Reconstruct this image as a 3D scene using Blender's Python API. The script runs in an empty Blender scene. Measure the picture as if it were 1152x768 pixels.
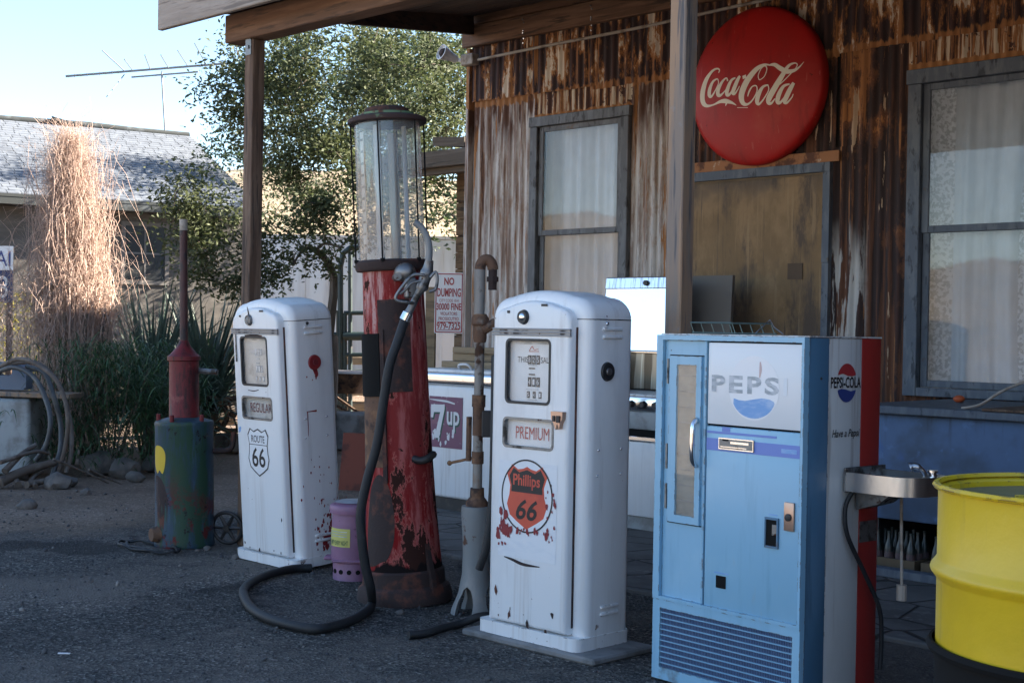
import bpy, bmesh, math, random
import numpy as np
from mathutils import Vector, Matrix
random.seed(7); rng = np.random.default_rng(7)
R = math.radians
sc = bpy.context.scene
col = sc.collection

# ---------------------------------------------------------------- camera
CAM_YAW, CAM_PITCH, CAM_ROLL, CAM_H = R(44.7), 12/1550., .018, 1.4
cam_d = bpy.data.cameras.new('camera'); cam_d.sensor_width = 36; cam_d.lens = 1550/1152*36
cam_d.clip_start = .05; cam_d.clip_end = 3000
cam = bpy.data.objects.new('camera', cam_d); col.objects.link(cam); sc.camera = cam
CAM_ROT = Matrix.Rotation(CAM_YAW,3,'Z') @ Matrix.Rotation(math.pi/2-CAM_PITCH,3,'X') @ Matrix.Rotation(CAM_ROLL,3,'Z')
cam.matrix_world = Matrix.Translation((0,0,CAM_H)) @ CAM_ROT.to_4x4()
# ---------------------------------------------------------------- sky, sun, exposure
SUN_AZ = Vector((.55,.83)).normalized(); SUN_EL = R(28)
w = bpy.data.worlds.new('World'); sc.world = w; w.use_nodes = True
nt = w.node_tree; nt.nodes.clear()
sky = nt.nodes.new('ShaderNodeTexSky'); sky.sky_type = 'NISHITA'; sky.sun_disc = False
sky.sun_elevation = SUN_EL; sky.sun_rotation = math.atan2(SUN_AZ.x, SUN_AZ.y)
sky.altitude = 900; sky.air_density = 1.0; sky.dust_density = .2; sky.ozone_density = 1.5
bg = nt.nodes.new('ShaderNodeBackground'); bg.inputs[1].default_value = .06
wo = nt.nodes.new('ShaderNodeOutputWorld')
nt.links.new(sky.outputs[0], bg.inputs[0]); nt.links.new(bg.outputs[0], wo.inputs[0])
sun_d = bpy.data.lights.new('sun','SUN'); sun_d.energy = 5.0; sun_d.angle = R(.5); sun_d.color = (1,.89,.75)
sun = bpy.data.objects.new('sun', sun_d); col.objects.link(sun)
sdir = Vector((SUN_AZ.x*math.cos(SUN_EL), SUN_AZ.y*math.cos(SUN_EL), math.sin(SUN_EL)))
sun.rotation_euler = sdir.to_track_quat('Z','Y').to_euler(); sun.location = (20,10,30)
sc.view_settings.view_transform = 'Standard'; sc.view_settings.look = 'None'
sc.view_settings.exposure = 2.68; sc.view_settings.gamma = 1; sc.view_settings.use_curve_mapping = False

# ---------------------------------------------------------------- helpers
def at(px, py, t):                       # a point seen at photo pixel (px,py), t metres deep
    return Vector((0,0,CAM_H)) + CAM_ROT @ Vector(((px-576)/1550*t, -(py-384)/1550*t, -t))
def thing(name, label, cat, loc=(0,0,0), rot=(0,0,0), group=None):
    o = bpy.data.objects.new(name, None); o.empty_display_size = .1; col.objects.link(o)
    o.location = loc; o.rotation_euler = rot if not isinstance(rot,(int,float)) else (0,0,rot)
    return tag(o, label, cat, group)
def tag(o, label=None, cat=None, group=None, kind=None):
    if label: o['label'] = label
    if cat: o['category'] = cat
    if group: o['group'] = group
    if kind: o['kind'] = kind
    return o
def link(me, name, mats, parent=None, loc=None, rot=None):
    o = bpy.data.objects.new(name, me); col.objects.link(o)
    if not isinstance(mats,(list,tuple)): mats = [mats]
    if not me.materials:
        for m in mats: me.materials.append(m)
    if parent: o.parent = parent
    if loc is not None: o.location = loc
    if rot is not None: o.rotation_euler = rot
    return o
def fin(bm, name, mats, parent=None, loc=None, rot=None, smooth=35, recalc=True):
    if recalc: bmesh.ops.recalc_face_normals(bm, faces=bm.faces)
    me = bpy.data.meshes.new(name); bm.to_mesh(me); bm.free()
    if smooth:
        me.shade_smooth(); me.set_sharp_from_angle(angle=R(smooth))
    return link(me, name, mats, parent, loc, rot)
def B(): return bmesh.new()
def box(bm, c, s, rot=None, bev=0, seg=1):
    M = Matrix.Translation(c)
    if rot is not None: M = M @ (Matrix.Rotation(rot[2],4,'Z') @ Matrix.Rotation(rot[1],4,'Y') @ Matrix.Rotation(rot[0],4,'X'))
    M = M @ Matrix.Diagonal((s[0],s[1],s[2],1))
    vs = bmesh.ops.create_cube(bm, size=1, matrix=M)['verts']
    if bev:
        es = list({e for v in vs for e in v.link_edges})
        bmesh.ops.bevel(bm, geom=es, offset=bev, segments=seg, affect='EDGES', profile=.5)
    return bm
def box2(bm, a, b, bev=0, seg=1):
    return box(bm, [(a[i]+b[i])/2 for i in range(3)], [abs(b[i]-a[i]) for i in range(3)], None, bev, seg)
def catmull(pts, n=6, closed=False):
    P = [np.array(p,float) for p in pts]; out = []
    N = len(P); rngs = range(N if closed else N-1)
    for i in rngs:
        if closed: a,b,c,d = P[(i-1)%N],P[i],P[(i+1)%N],P[(i+2)%N]
        else: a,b,c,d = P[max(i-1,0)],P[i],P[i+1],P[min(i+2,N-1)]
        for k in range(n):
            t = k/n
            out.append(.5*((2*b)+(-a+c)*t+(2*a-5*b+4*c-d)*t*t+(-a+3*b-3*c+d)*t**3))
    if not closed: out.append(P[-1])
    return out
def tube(bm, pts, r, seg=8, closed=False, caps=True):
    P = [Vector(p) for p in pts]; N = len(P)
    rr = r if isinstance(r,(list,tuple,np.ndarray)) else [r]*N
    T = []
    for i in range(N):
        if closed: d = P[(i+1)%N]-P[(i-1)%N]
        else: d = P[min(i+1,N-1)]-P[max(i-1,0)]
        T.append(d.normalized() if d.length > 1e-9 else Vector((0,0,1)))
    up = Vector((0,0,1)) if abs(T[0].z) < .9 else Vector((1,0,0))
    n = T[0].cross(up).normalized(); rings = []
    for i in range(N):
        if i:
            n = n - T[i]*n.dot(T[i])
            n = n.normalized() if n.length > 1e-6 else T[i].orthogonal().normalized()
        b = T[i].cross(n)
        rings.append([bm.verts.new(P[i]+(n*math.cos(2*math.pi*k/seg)+b*math.sin(2*math.pi*k/seg))*rr[i]) for k in range(seg)])
    for i in range(N if closed else N-1):
        A, Bq = rings[i], rings[(i+1)%N]
        for k in range(seg):
            bm.faces.new((A[k],A[(k+1)%seg],Bq[(k+1)%seg],Bq[k]))
    if caps and not closed:
        bm.faces.new(rings[0][::-1]); bm.faces.new(rings[-1])
    return bm
def cyl(bm, p0, p1, r0, r1=None, seg=16): return tube(bm, [p0,p1], [r0, r0 if r1 is None else r1], seg)
def lathe(bm, prof, seg=32, c=(0,0,0), a0=0, a1=2*math.pi):
    full = abs(a1-a0-2*math.pi) < 1e-6; cols = seg if full else seg+1; rows = []
    for (r,z) in prof:
        if r < 1e-6: rows.append([bm.verts.new((c[0],c[1],c[2]+z))])
        else: rows.append([bm.verts.new((c[0]+r*math.cos(a0+(a1-a0)*k/seg), c[1]+r*math.sin(a0+(a1-a0)*k/seg), c[2]+z)) for k in range(cols)])
    for A,Bq in zip(rows, rows[1:]):
        for k in range(seg):
            k2 = (k+1) % cols if full else k+1
            f = [A[0]] if len(A)==1 else [A[k],A[k2]]
            f += [Bq[0]] if len(Bq)==1 else [Bq[k2],Bq[k]]
            if len(f) > 2: bm.faces.new(f)
    return bm
def rrect(x0,x1,z0,z1,r,n=5,rs=None):
    rs = rs or (r,r,r,r); o = []                      # bl, br, tr, tl
    for (cx,cz,a,q) in ((x0+rs[0],z0+rs[0],180,rs[0]),(x1-rs[1],z0+rs[1],270,rs[1]),(x1-rs[2],z1-rs[2],0,rs[2]),(x0+rs[3],z1-rs[3],90,rs[3])):
        for k in range(n+1):
            t = R(a+90*k/n); o.append((cx+q*math.cos(t), cz+q*math.sin(t)))
    return o
def ell(cx,cz,rx,rz,n=40): return [(cx+rx*math.cos(2*math.pi*k/n), cz+rz*math.sin(2*math.pi*k/n)) for k in range(n)]
def P3(p, plane, off):
    return (p[0],off,p[1]) if plane=='F' else ((off,p[0],p[1]) if plane=='R' else (p[0],p[1],off))
def prism(bm, poly, plane, o0, o1, bev=0, seg=2):
    a = [bm.verts.new(P3(p,plane,o0)) for p in poly]; b = [bm.verts.new(P3(p,plane,o1)) for p in poly]
    n = len(poly); f0 = bm.faces.new(a); f1 = bm.faces.new(b[::-1])
    for k in range(n): bm.faces.new((a[k],b[k],b[(k+1)%n],a[(k+1)%n]))
    if bev:
        bmesh.ops.bevel(bm, geom=list(f0.edges), offset=bev, segments=seg, affect='EDGES', profile=.5)
    return bm
def plate(bm, poly, plane, off):
    bm.faces.new([bm.verts.new(P3(p,plane,off)) for p in poly]); return bm
def ring(bm, outer, inner, plane, o0, o1):
    n = len(outer)
    V = [[bm.verts.new(P3(p,plane,o)) for p in q] for o in (o0,o1) for q in (outer,inner)]
    for k in range(n):
        j = (k+1) % n
        bm.faces.new((V[0][k],V[0][j],V[1][j],V[1][k])); bm.faces.new((V[2][k],V[3][k],V[3][j],V[2][j]))
        bm.faces.new((V[0][k],V[2][k],V[2][j],V[0][j])); bm.faces.new((V[1][k],V[1][j],V[3][j],V[3][k]))
    return bm
def ribbon(bm, pts, plane, off, n=6, surf=None):      # pts (x,z,width): a brush stroke
    Q = catmull(pts, n); L = []
    for i,q in enumerate(Q):
        d = Q[min(i+1,len(Q)-1)][:2]-Q[max(i-1,0)][:2]; l = np.hypot(*d) or 1; nx,nz = -d[1]/l, d[0]/l; h = max(q[2],.0005)/2
        pp = []
        for s in (-1,0,1):
            x,z = q[0]+s*nx*h, q[1]+s*nz*h; o = off if surf is None else surf(x,z)
            pp.append(bm.verts.new(P3((x,z),plane,o)))
        L.append(pp)
    for a,b in zip(L,L[1:]):
        bm.faces.new((a[0],a[1],b[1],b[0])); bm.faces.new((a[1],a[2],b[2],b[1]))
_tx = {}
def textdata(s, offset=0, shear=0):
    k = (s,offset,shear)
    if k in _tx: return _tx[k]
    cu = bpy.data.curves.new('t','FONT'); cu.body = s; cu.size = 1; cu.offset = offset; cu.shear = shear; cu.resolution_u = 3; cu.align_x = 'CENTER'; cu.space_line = .9
    o = bpy.data.objects.new('t',cu); col.objects.link(o)
    dg = bpy.context.evaluated_depsgraph_get(); me = bpy.data.meshes.new_from_object(o.evaluated_get(dg))
    v = np.array([p.co[:2] for p in me.vertices]); f = [tuple(p.vertices) for p in me.polygons]
    bpy.data.objects.remove(o); bpy.data.curves.remove(cu); bpy.data.meshes.remove(me)
    lo,hi = v.min(0), v.max(0); v = (v-(lo+hi)/2)/(hi-lo)
    _tx[k] = (v,f); return _tx[k]
def text(s, parent, mat, plane, c, wdt, hgt, off, offset=0, shear=0, name='lettering', fn=None, rotate=0):
    v,f = textdata(s, offset, shear); bm = B(); vs = []
    for p in v:
        x,y = p[0]*wdt, p[1]*hgt
        if rotate: x,y = x*math.cos(rotate)-y*math.sin(rotate), x*math.sin(rotate)+y*math.cos(rotate)
        q = (c[0]+x, c[1]+y)
        if fn: q = fn(*q)
        vs.append(bm.verts.new(P3(q,plane,off)))
    for a in f:
        try: bm.faces.new([vs[i] for i in a])
        except ValueError: pass
    return fin(bm, name, mat, parent, smooth=0)
def copy_tree(o, parent=None):
    c = o.copy(); col.objects.link(c); c.parent = parent
    for ch in o.children: copy_tree(ch, c)
    return c
def npmesh(name, V, F, mats, parent=None, smooth=False):
    me = bpy.data.meshes.new(name); V = np.asarray(V,np.float32); F = np.asarray(F,np.int32)
    me.vertices.add(len(V)); me.vertices.foreach_set('co', V.ravel())
    me.loops.add(F.size); me.loops.foreach_set('vertex_index', F.ravel())
    me.polygons.add(len(F)); me.polygons.foreach_set('loop_start', np.arange(0,F.size,F.shape[1],dtype=np.int32))
    me.update(calc_edges=True); me.validate()
    if smooth: me.shade_smooth()
    return link(me, name, mats, parent)

# ---------------------------------------------------------------- materials
def mat(name, base, rough=.6, metal=0, layers=(), bump=0, bscale=60, bst=(1,1,1), coords='obj', spec=.5, coat=0, var=0, trans=0, bdist=.01, edge=None):
    """base colour, then layers painted over it through thresholded noise; a layer is a dict:
    c colour, s scale, lo, hi, st stretch, d detail, band (axis,a0,a1,b0,b1,amp,ns), r rough, k strength, off"""
    m = bpy.data.materials.new(name); m.use_nodes = True; t = m.node_tree; N = t.nodes; L = t.links
    bs = N['Principled BSDF']; bs.inputs['Metallic'].default_value = metal
    bs.inputs['Specular IOR Level'].default_value = spec
    if coat: bs.inputs['Coat Weight'].default_value = coat; bs.inputs['Coat Roughness'].default_value = .15
    if trans: bs.inputs['Transmission Weight'].default_value = trans
    if coords == 'world': src = N.new('ShaderNodeNewGeometry').outputs['Position']
    else: src = N.new('ShaderNodeTexCoord').outputs['Object']
    def rgb(c):
        n = N.new('ShaderNodeRGB'); n.outputs[0].default_value = (*c[:3],1); return n.outputs[0]
    def noise(scale, st=(1,1,1), det=4, off=0, rgh=.6):
        mp = N.new('ShaderNodeMapping'); mp.inputs['Scale'].default_value = st; mp.inputs['Location'].default_value = (off,off*1.7,off*.6)
        L.new(src, mp.inputs[0]); n = N.new('ShaderNodeTexNoise'); n.inputs['Scale'].default_value = scale; n.inputs['Detail'].default_value = det; n.inputs['Roughness'].default_value = rgh
        L.new(mp.outputs[0], n.inputs['Vector']); return n.outputs['Fac']
    def rng_(x, a, b, smooth=True):
        n = N.new('ShaderNodeMapRange'); n.interpolation_type = 'SMOOTHSTEP' if smooth else 'LINEAR'
        n.inputs[1].default_value = a; n.inputs[2].default_value = b
        L.new(x, n.inputs[0]); return n.outputs[0]
    def mth(op, a, b=None):
        n = N.new('ShaderNodeMath'); n.operation = op
        for i,q in enumerate((a,b)):
            if q is None: continue
            if isinstance(q,(int,float)): n.inputs[i].default_value = q
            else: L.new(q, n.inputs[i])
        return n.outputs[0]
    c = rgb(base)
    if var:
        hs = N.new('ShaderNodeHueSaturation'); L.new(c, hs.inputs['Color'])
        L.new(mth('ADD', mth('MULTIPLY', noise(var[0] if isinstance(var,tuple) else 3, (1,1,1), 5, 5), (var[1] if isinstance(var,tuple) else var)*2), 1-(var[1] if isinstance(var,tuple) else var)), hs.inputs['Value']); c = hs.outputs[0]
    rv = N.new('ShaderNodeValue'); rv.outputs[0].default_value = rough; rf = rv.outputs[0]
    sep = None
    for i,l in enumerate(layers):
        f = rng_(noise(l.get('s',8), l.get('st',(1,1,1)), l.get('d',5), l.get('off',i*13.7), l.get('rg',.6)), l.get('lo',.5), l.get('hi',.56))
        bands = l.get('band')
        if bands:
            if not isinstance(bands, list): bands = [bands]
            if sep is None:
                sp = N.new('ShaderNodeSeparateXYZ'); L.new(src, sp.inputs[0]); sep = sp.outputs
            for (ax,a0,a1,b0,b1,amp,ns) in bands:
                cst = sep[ax]
                if amp:
                    st = [1,1,1]; st[ax] = .15
                    cst = mth('ADD', cst, mth('MULTIPLY', mth('SUBTRACT', noise(ns,tuple(st),3,i*5.1+ax),.5), amp*2))
                if a0 is not None: f = mth('MULTIPLY', f, rng_(cst,a0,a1))
                if b0 is not None: f = mth('MULTIPLY', f, rng_(cst,b1,b0) if False else mth('SUBTRACT',1,rng_(cst,b0,b1)))
        if l.get('rib'):                  # rust that keeps to the crowns (1) or valleys (-1) of the corrugation
            if sep is None:
                sp = N.new('ShaderNodeSeparateXYZ'); L.new(src, sp.inputs[0]); sep = sp.outputs
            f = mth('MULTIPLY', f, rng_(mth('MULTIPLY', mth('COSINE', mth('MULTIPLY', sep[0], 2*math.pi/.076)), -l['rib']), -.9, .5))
        if l.get('k',1) != 1: f = mth('MULTIPLY', f, l['k'])
        mx = N.new('ShaderNodeMix'); mx.data_type = 'RGBA'; L.new(f, mx.inputs[0]); L.new(c, mx.inputs[6]); L.new(rgb(l['c']), mx.inputs[7]); c = mx.outputs[2]
        if 'r' in l:
            m2 = N.new('ShaderNodeMix'); m2.data_type = 'FLOAT'; L.new(f, m2.inputs[0]); L.new(rf, m2.inputs[2]); m2.inputs[3].default_value = l['r']; rf = m2.outputs[0]
        if metal and l.get('nm'):
            m3 = N.new('ShaderNodeMix'); m3.data_type = 'FLOAT'; L.new(f, m3.inputs[0]); m3.inputs[2].default_value = metal; m3.inputs[3].default_value = 0; L.new(m3.outputs[0], bs.inputs['Metallic'])
    if edge:                              # paint worn off along edges: (colour, radius, strength, noise scale)
        bv = N.new('ShaderNodeBevel'); bv.samples = 4; bv.inputs[0].default_value = edge[1]
        gn = N.new('ShaderNodeNewGeometry'); dt = N.new('ShaderNodeVectorMath'); dt.operation = 'DOT_PRODUCT'; L.new(bv.outputs[0], dt.inputs[0]); L.new(gn.outputs['Normal'], dt.inputs[1])
        ef = mth('MULTIPLY', rng_(mth('SUBTRACT',1,dt.outputs['Value']), .004, .03), rng_(noise(edge[3],(1,1,1),6,91), edge[2], edge[2]+.05))
        mx = N.new('ShaderNodeMix'); mx.data_type = 'RGBA'; L.new(ef, mx.inputs[0]); L.new(c, mx.inputs[6]); L.new(rgb(edge[0]), mx.inputs[7]); c = mx.outputs[2]
    L.new(c, bs.inputs['Base Color']); L.new(rf, bs.inputs['Roughness'])
    if bump:
        bp = N.new('ShaderNodeBump'); bp.inputs['Strength'].default_value = bump; bp.inputs['Distance'].default_value = bdist
        L.new(noise(bscale, bst, 6, 3.3), bp.inputs['Height']); L.new(bp.outputs[0], bs.inputs['Normal'])
    return m
RUST = (.09,.035,.018); ORANGE = (.32,.12,.04); DARK = (.02,.016,.015); CREAM = (.55,.44,.33); DUST = (.28,.24,.2)
M = {}
def glassmat(name, dirt=0, refl=.06, tint=(1,1,1), dcol=(.6,.6,.58), dst=(1,1,1), wob=0):
    m = bpy.data.materials.new(name); m.use_nodes = True; t = m.node_tree; N = t.nodes; L = t.links; N.clear()
    out = N.new('ShaderNodeOutputMaterial'); tr = N.new('ShaderNodeBsdfTransparent'); tr.inputs[0].default_value = (*tint,1)
    gl = N.new('ShaderNodeBsdfGlossy'); gl.inputs['Roughness'].default_value = .02
    fr = N.new('ShaderNodeLayerWeight'); fr.inputs[0].default_value = .5
    pw = N.new('ShaderNodeMath'); pw.operation = 'POWER'; pw.inputs[1].default_value = 4; L.new(fr.outputs['Facing'], pw.inputs[0])
    ad = N.new('ShaderNodeMath'); ad.operation = 'MULTIPLY_ADD'; ad.inputs[1].default_value = .55; ad.inputs[2].default_value = refl; L.new(pw.outputs[0], ad.inputs[0])
    mx = N.new('ShaderNodeMixShader'); L.new(ad.outputs[0], mx.inputs[0]); L.new(tr.outputs[0], mx.inputs[1]); L.new(gl.outputs[0], mx.inputs[2])
    last = mx
    if wob:
        n = N.new('ShaderNodeTexNoise'); n.inputs['Scale'].default_value = 2.5; bp = N.new('ShaderNodeBump'); bp.inputs['Strength'].default_value = wob; bp.inputs['Distance'].default_value = .01
        tc = N.new('ShaderNodeTexCoord'); L.new(tc.outputs['Object'], n.inputs['Vector']); L.new(n.outputs['Fac'], bp.inputs['Height']); L.new(bp.outputs[0], gl.inputs['Normal'])
    if dirt:
        tc = N.new('ShaderNodeTexCoord'); mp = N.new('ShaderNodeMapping'); mp.inputs['Scale'].default_value = dst; L.new(tc.outputs['Object'], mp.inputs[0])
        n = N.new('ShaderNodeTexNoise'); n.inputs['Scale'].default_value = 9; n.inputs['Detail'].default_value = 6; L.new(mp.outputs[0], n.inputs['Vector'])
        mr = N.new('ShaderNodeMapRange'); mr.inputs[1].default_value = .3; mr.inputs[2].default_value = .75; mr.inputs[3].default_value = dirt*.4; mr.inputs[4].default_value = dirt*1.5; L.new(n.outputs['Fac'], mr.inputs[0])
        df = N.new('ShaderNodeBsdfDiffuse'); df.inputs[0].default_value = (*dcol,1); tl = N.new('ShaderNodeBsdfTranslucent'); tl.inputs[0].default_value = (*dcol,1)
        m2 = N.new('ShaderNodeMixShader'); m2.inputs[0].default_value = .5; L.new(df.outputs[0], m2.inputs[1]); L.new(tl.outputs[0], m2.inputs[2])
        m3 = N.new('ShaderNodeMixShader'); L.new(mr.outputs[0], m3.inputs[0]); L.new(mx.outputs[0], m3.inputs[1]); L.new(m2.outputs[0], m3.inputs[2]); last = m3
    L.new(last.outputs[0], out.inputs[0]); return m
def leafmat(name, c1, c2, scale=1.5, transl=.35, rough=.5, coords='world'):
    m = bpy.data.materials.new(name); m.use_nodes = True; t = m.node_tree; N = t.nodes; L = t.links; N.clear()
    out = N.new('ShaderNodeOutputMaterial'); g = N.new('ShaderNodeNewGeometry'); n = N.new('ShaderNodeTexNoise'); n.inputs['Scale'].default_value = scale; n.inputs['Detail'].default_value = 8; n.inputs['Roughness'].default_value = .8
    L.new(g.outputs['Position'], n.inputs['Vector']); mr = N.new('ShaderNodeMapRange'); mr.inputs[1].default_value = .35; mr.inputs[2].default_value = .65; L.new(n.outputs['Fac'], mr.inputs[0])
    av = N.new('ShaderNodeMath'); av.operation = 'MULTIPLY_ADD'; av.inputs[1].default_value = .6; L.new(g.outputs['Random Per Island'], av.inputs[0])
    hf_ = N.new('ShaderNodeMath'); hf_.operation = 'MULTIPLY'; hf_.inputs[1].default_value = .5; L.new(mr.outputs[0], hf_.inputs[0]); L.new(hf_.outputs[0], av.inputs[2])
    mx = N.new('ShaderNodeMix'); mx.data_type = 'RGBA'; L.new(av.outputs[0], mx.inputs[0]); mx.inputs[6].default_value = (*c1,1); mx.inputs[7].default_value = (*c2,1)
    pb = N.new('ShaderNodeBsdfPrincipled'); pb.inputs['Roughness'].default_value = rough; L.new(mx.outputs[2], pb.inputs['Base Color'])
    tl = N.new('ShaderNodeBsdfTranslucent'); L.new(mx.outputs[2], tl.inputs[0])
    ms = N.new('ShaderNodeMixShader'); ms.inputs[0].default_value = transl; L.new(pb.outputs[0], ms.inputs[1]); L.new(tl.outputs[0], ms.inputs[2]); L.new(ms.outputs[0], out.inputs[0]); return m

M['white'] = mat('white_enamel', (.80,.805,.80), .34, 0, [dict(c=(.36,.33,.30), s=3.2, lo=.52, hi=.72, st=(5,5,.35), d=7, rg=.7, k=.35, off=51), dict(c=(.40,.30,.22), s=2.2, lo=.5, hi=.7, st=(9,9,.25), d=6, k=.28, off=23, band=(2,None,None,.25,.7,.15,4)), 
    dict(c=(.5,.5,.5), s=3, lo=.5, hi=.75, st=(1,1,.4), k=.45),
    dict(c=(.33,.28,.25), s=5, lo=.6, hi=.8, st=(3,3,.3), k=.35),
    dict(c=(.2,.17,.16), s=42, lo=.79, hi=.81, d=2),
    dict(c=RUST, s=11, lo=.66, hi=.68, band=(2,None,None,.05,.2,.05,6), r=.8),
    dict(c=(.10,.04,.03), s=24, lo=.745, hi=.76, d=3, r=.8)], bump=.09, bscale=5, coat=.12, edge=((.09,.045,.03),.006,.53,26))
M['white_chipped'] = mat('white_enamel_chipped', (.80,.805,.80), .36, 0, [dict(c=(.36,.33,.30), s=3.2, lo=.52, hi=.72, st=(5,5,.35), d=7, rg=.7, k=.35, off=51), dict(c=(.40,.30,.22), s=2.2, lo=.5, hi=.7, st=(9,9,.25), d=6, k=.28, off=23, band=(2,None,None,.25,.7,.15,4)), 
    dict(c=(.5,.5,.5), s=3, lo=.5, hi=.75, st=(1,1,.4), k=.45),
    dict(c=(.2,.17,.16), s=42, lo=.79, hi=.81, d=2),
    dict(c=(.17,.025,.025), s=26, lo=.5, hi=.54, band=[(2,.06,.12,.3,.5,.06,8),(1,.1,.2,None,None,.05,8)], r=.8),
    dict(c=(.10,.04,.03), s=24, lo=.745, hi=.76, d=3, r=.8),
    dict(c=RUST, s=14, lo=.60, hi=.62, band=(2,None,None,.02,.07,.03,6), r=.8)], bump=.09, bscale=5, coat=.12, edge=((.09,.045,.03),.006,.53,26))
M['chrome'] = mat('chrome', (.75,.76,.78), .12, 1, [dict(c=(.4,.38,.36), s=18, lo=.55, hi=.8, r=.4, k=.5)])
M['mirror_chrome'] = mat('polished_chrome', (.86,.87,.88), .07, 1, [dict(c=(.5,.5,.48), s=9, lo=.6, hi=.85, r=.25, k=.35)], bump=.03, bscale=5)
M['stainless'] = mat('stainless_steel', (.55,.55,.55), .28, 1, [dict(c=(.3,.29,.27), s=12, lo=.5, hi=.8, r=.5, k=.6)], bump=.05, bscale=30, bst=(1,8,1))
M['steel'] = mat('worn_grey_steel', (.22,.22,.22), .45, .8, [dict(c=(.08,.07,.06), s=14, lo=.5, hi=.65, r=.7), dict(c=RUST, s=20, lo=.62, hi=.68, r=.9)], bump=.15, bscale=60)
M['black'] = mat('black_paint', (.018,.018,.02), .5, 0, [dict(c=(.05,.045,.04), s=12, lo=.5, hi=.7)], bump=.1, bscale=40)
M['matte_black'] = mat('matte_black', (.010,.010,.010), .85, spec=.15)
M['rubber'] = mat('black_rubber', (.011,.012,.014), .6, 0, [dict(c=(.04,.038,.036), s=9, lo=.5, hi=.75, k=.7, r=.8)], bump=.15, bscale=80)
M['rust'] = mat('rusted_iron', (.14,.075,.045), .85, 0, [dict(c=(.27,.14,.07), s=8, lo=.5, hi=.65), dict(c=(.05,.03,.025), s=11, lo=.5, hi=.62), dict(c=(.34,.28,.22), s=5, lo=.6, hi=.7, k=.6)], bump=.5, bscale=45)
M['rustdark'] = mat('dark_rust', (.035,.02,.018), .8, 0, [dict(c=(.12,.04,.025), s=9, lo=.5, hi=.65)], bump=.4, bscale=45)
M['pipe'] = mat('galvanised_rusty_pipe', (.27,.25,.225), .6, .1, [dict(c=(.24,.13,.07), s=7, lo=.54, hi=.66, r=.9, st=(1,1,.5)), dict(c=(.07,.035,.02), s=9, lo=.56, hi=.66, r=.9)], bump=.3, bscale=50)
M['greycast'] = mat('grey_painted_cast_iron', (.2,.21,.21), .6, 0, [dict(c=(.32,.3,.28), s=5, lo=.5, hi=.7, st=(1,1,.3)), dict(c=RUST, s=12, lo=.62, hi=.68)], bump=.2, bscale=40)
M['vred'] = mat('weathered_red_paint', (.25,.036,.034), .75, 0, [
    dict(c=(.24,.016,.016), s=3, lo=.45, hi=.62, st=(3,3,.5), d=8, rg=.7),
    dict(c=(.47,.15,.135), s=4, lo=.46, hi=.62, st=(3,3,.45), d=9, rg=.74, k=.8, off=31),
    dict(c=(.55,.36,.33), s=5, lo=.5, hi=.58, st=(4,4,.3), d=9, rg=.72, k=.8, band=(2,1.25,1.45,None,None,.1,5)),
    dict(c=(.44,.12,.10), s=3.4, lo=.525, hi=.545, st=(1.6,1.6,.7), d=10, rg=.74, off=64),
    dict(c=(.045,.02,.016), s=3.4, lo=.553, hi=.565, st=(1.6,1.6,.7), d=10, rg=.74, r=.85, off=64),
    dict(c=(.03,.016,.014), s=24, lo=.68, hi=.7, d=6, r=.85),
    dict(c=(.016,.012,.012), s=3, lo=.1, hi=.2, band=(2,None,None,.19,.21,.08,12), r=.85)], bump=.15, bscale=30, spec=.05)
M['tankblue'] = mat('blue_green_tank_paint', (.026,.055,.085), .5, 0, [
    dict(c=(.022,.06,.035), s=3.2, lo=.44, hi=.58, st=(3,3,.45), d=8, rg=.7),
    dict(c=(.05,.10,.16), s=4, lo=.54, hi=.68, st=(3,3,.4), d=8, rg=.7, k=.8, off=71),
    dict(c=(.09,.08,.065), s=6, lo=.58, hi=.68, d=9, rg=.75, k=.8),
    dict(c=(.12,.02,.018), s=5, lo=.50, hi=.56, d=9, rg=.75, band=[(2,None,None,.12,.5,.15,5),(0,-.06,.06,None,None,.08,5)], r=.8),
    dict(c=(.022,.016,.015), s=9, lo=.58, hi=.63, d=9, rg=.75, r=.85)], bump=.2, bscale=35, spec=.3, edge=((.08,.03,.02),.01,.5,18))
M['tankred'] = mat('dull_red_tank_paint', (.15,.017,.02), .5, 0, [dict(c=(.045,.014,.014), s=5, lo=.48, hi=.6, st=(2,2,.5), d=8, rg=.72), dict(c=(.24,.06,.055), s=8, lo=.58, hi=.68, d=8, rg=.72, k=.7)], bump=.2, bscale=35, spec=.3)
M['darkredpipe'] = mat('dark_red_pipe', (.07,.025,.022), .6, 0, [dict(c=(.03,.02,.02), s=9, lo=.5, hi=.62)], bump=.2)
M['oven_reflect'] = mat('painted_reflection_panel', (.30,.25,.19), .3, .6, [dict(c=(.10,.075,.05), s=5, lo=.5, hi=.56, st=(6,1,.15), d=3), dict(c=(.5,.45,.36), s=6, lo=.58, hi=.63, st=(6,1,.15), d=3)])  # tan and dark vertical streaks: a reflection of planks painted into the colour
M['yellow'] = mat('yellow_drum_paint', (.66,.455,.014), .4, 0, [dict(c=(.56,.365,.016), s=2.5, lo=.4, hi=.7, k=.8), dict(c=(.30,.22,.05), s=4, lo=.54, hi=.72, st=(5,5,.3), d=7, k=.8), dict(c=(.7,.56,.12), s=7, lo=.6, hi=.75, st=(1,1,.3), k=.4), dict(c=(.12,.06,.03), s=26, lo=.735, hi=.75, r=.8)], bump=.3, bscale=3, bdist=.02, coat=.05, edge=((.16,.08,.03),.006,.5,30))
M['yelpatch'] = mat('yellow_paint_patch', (.6,.4,.02), .6)
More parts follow.
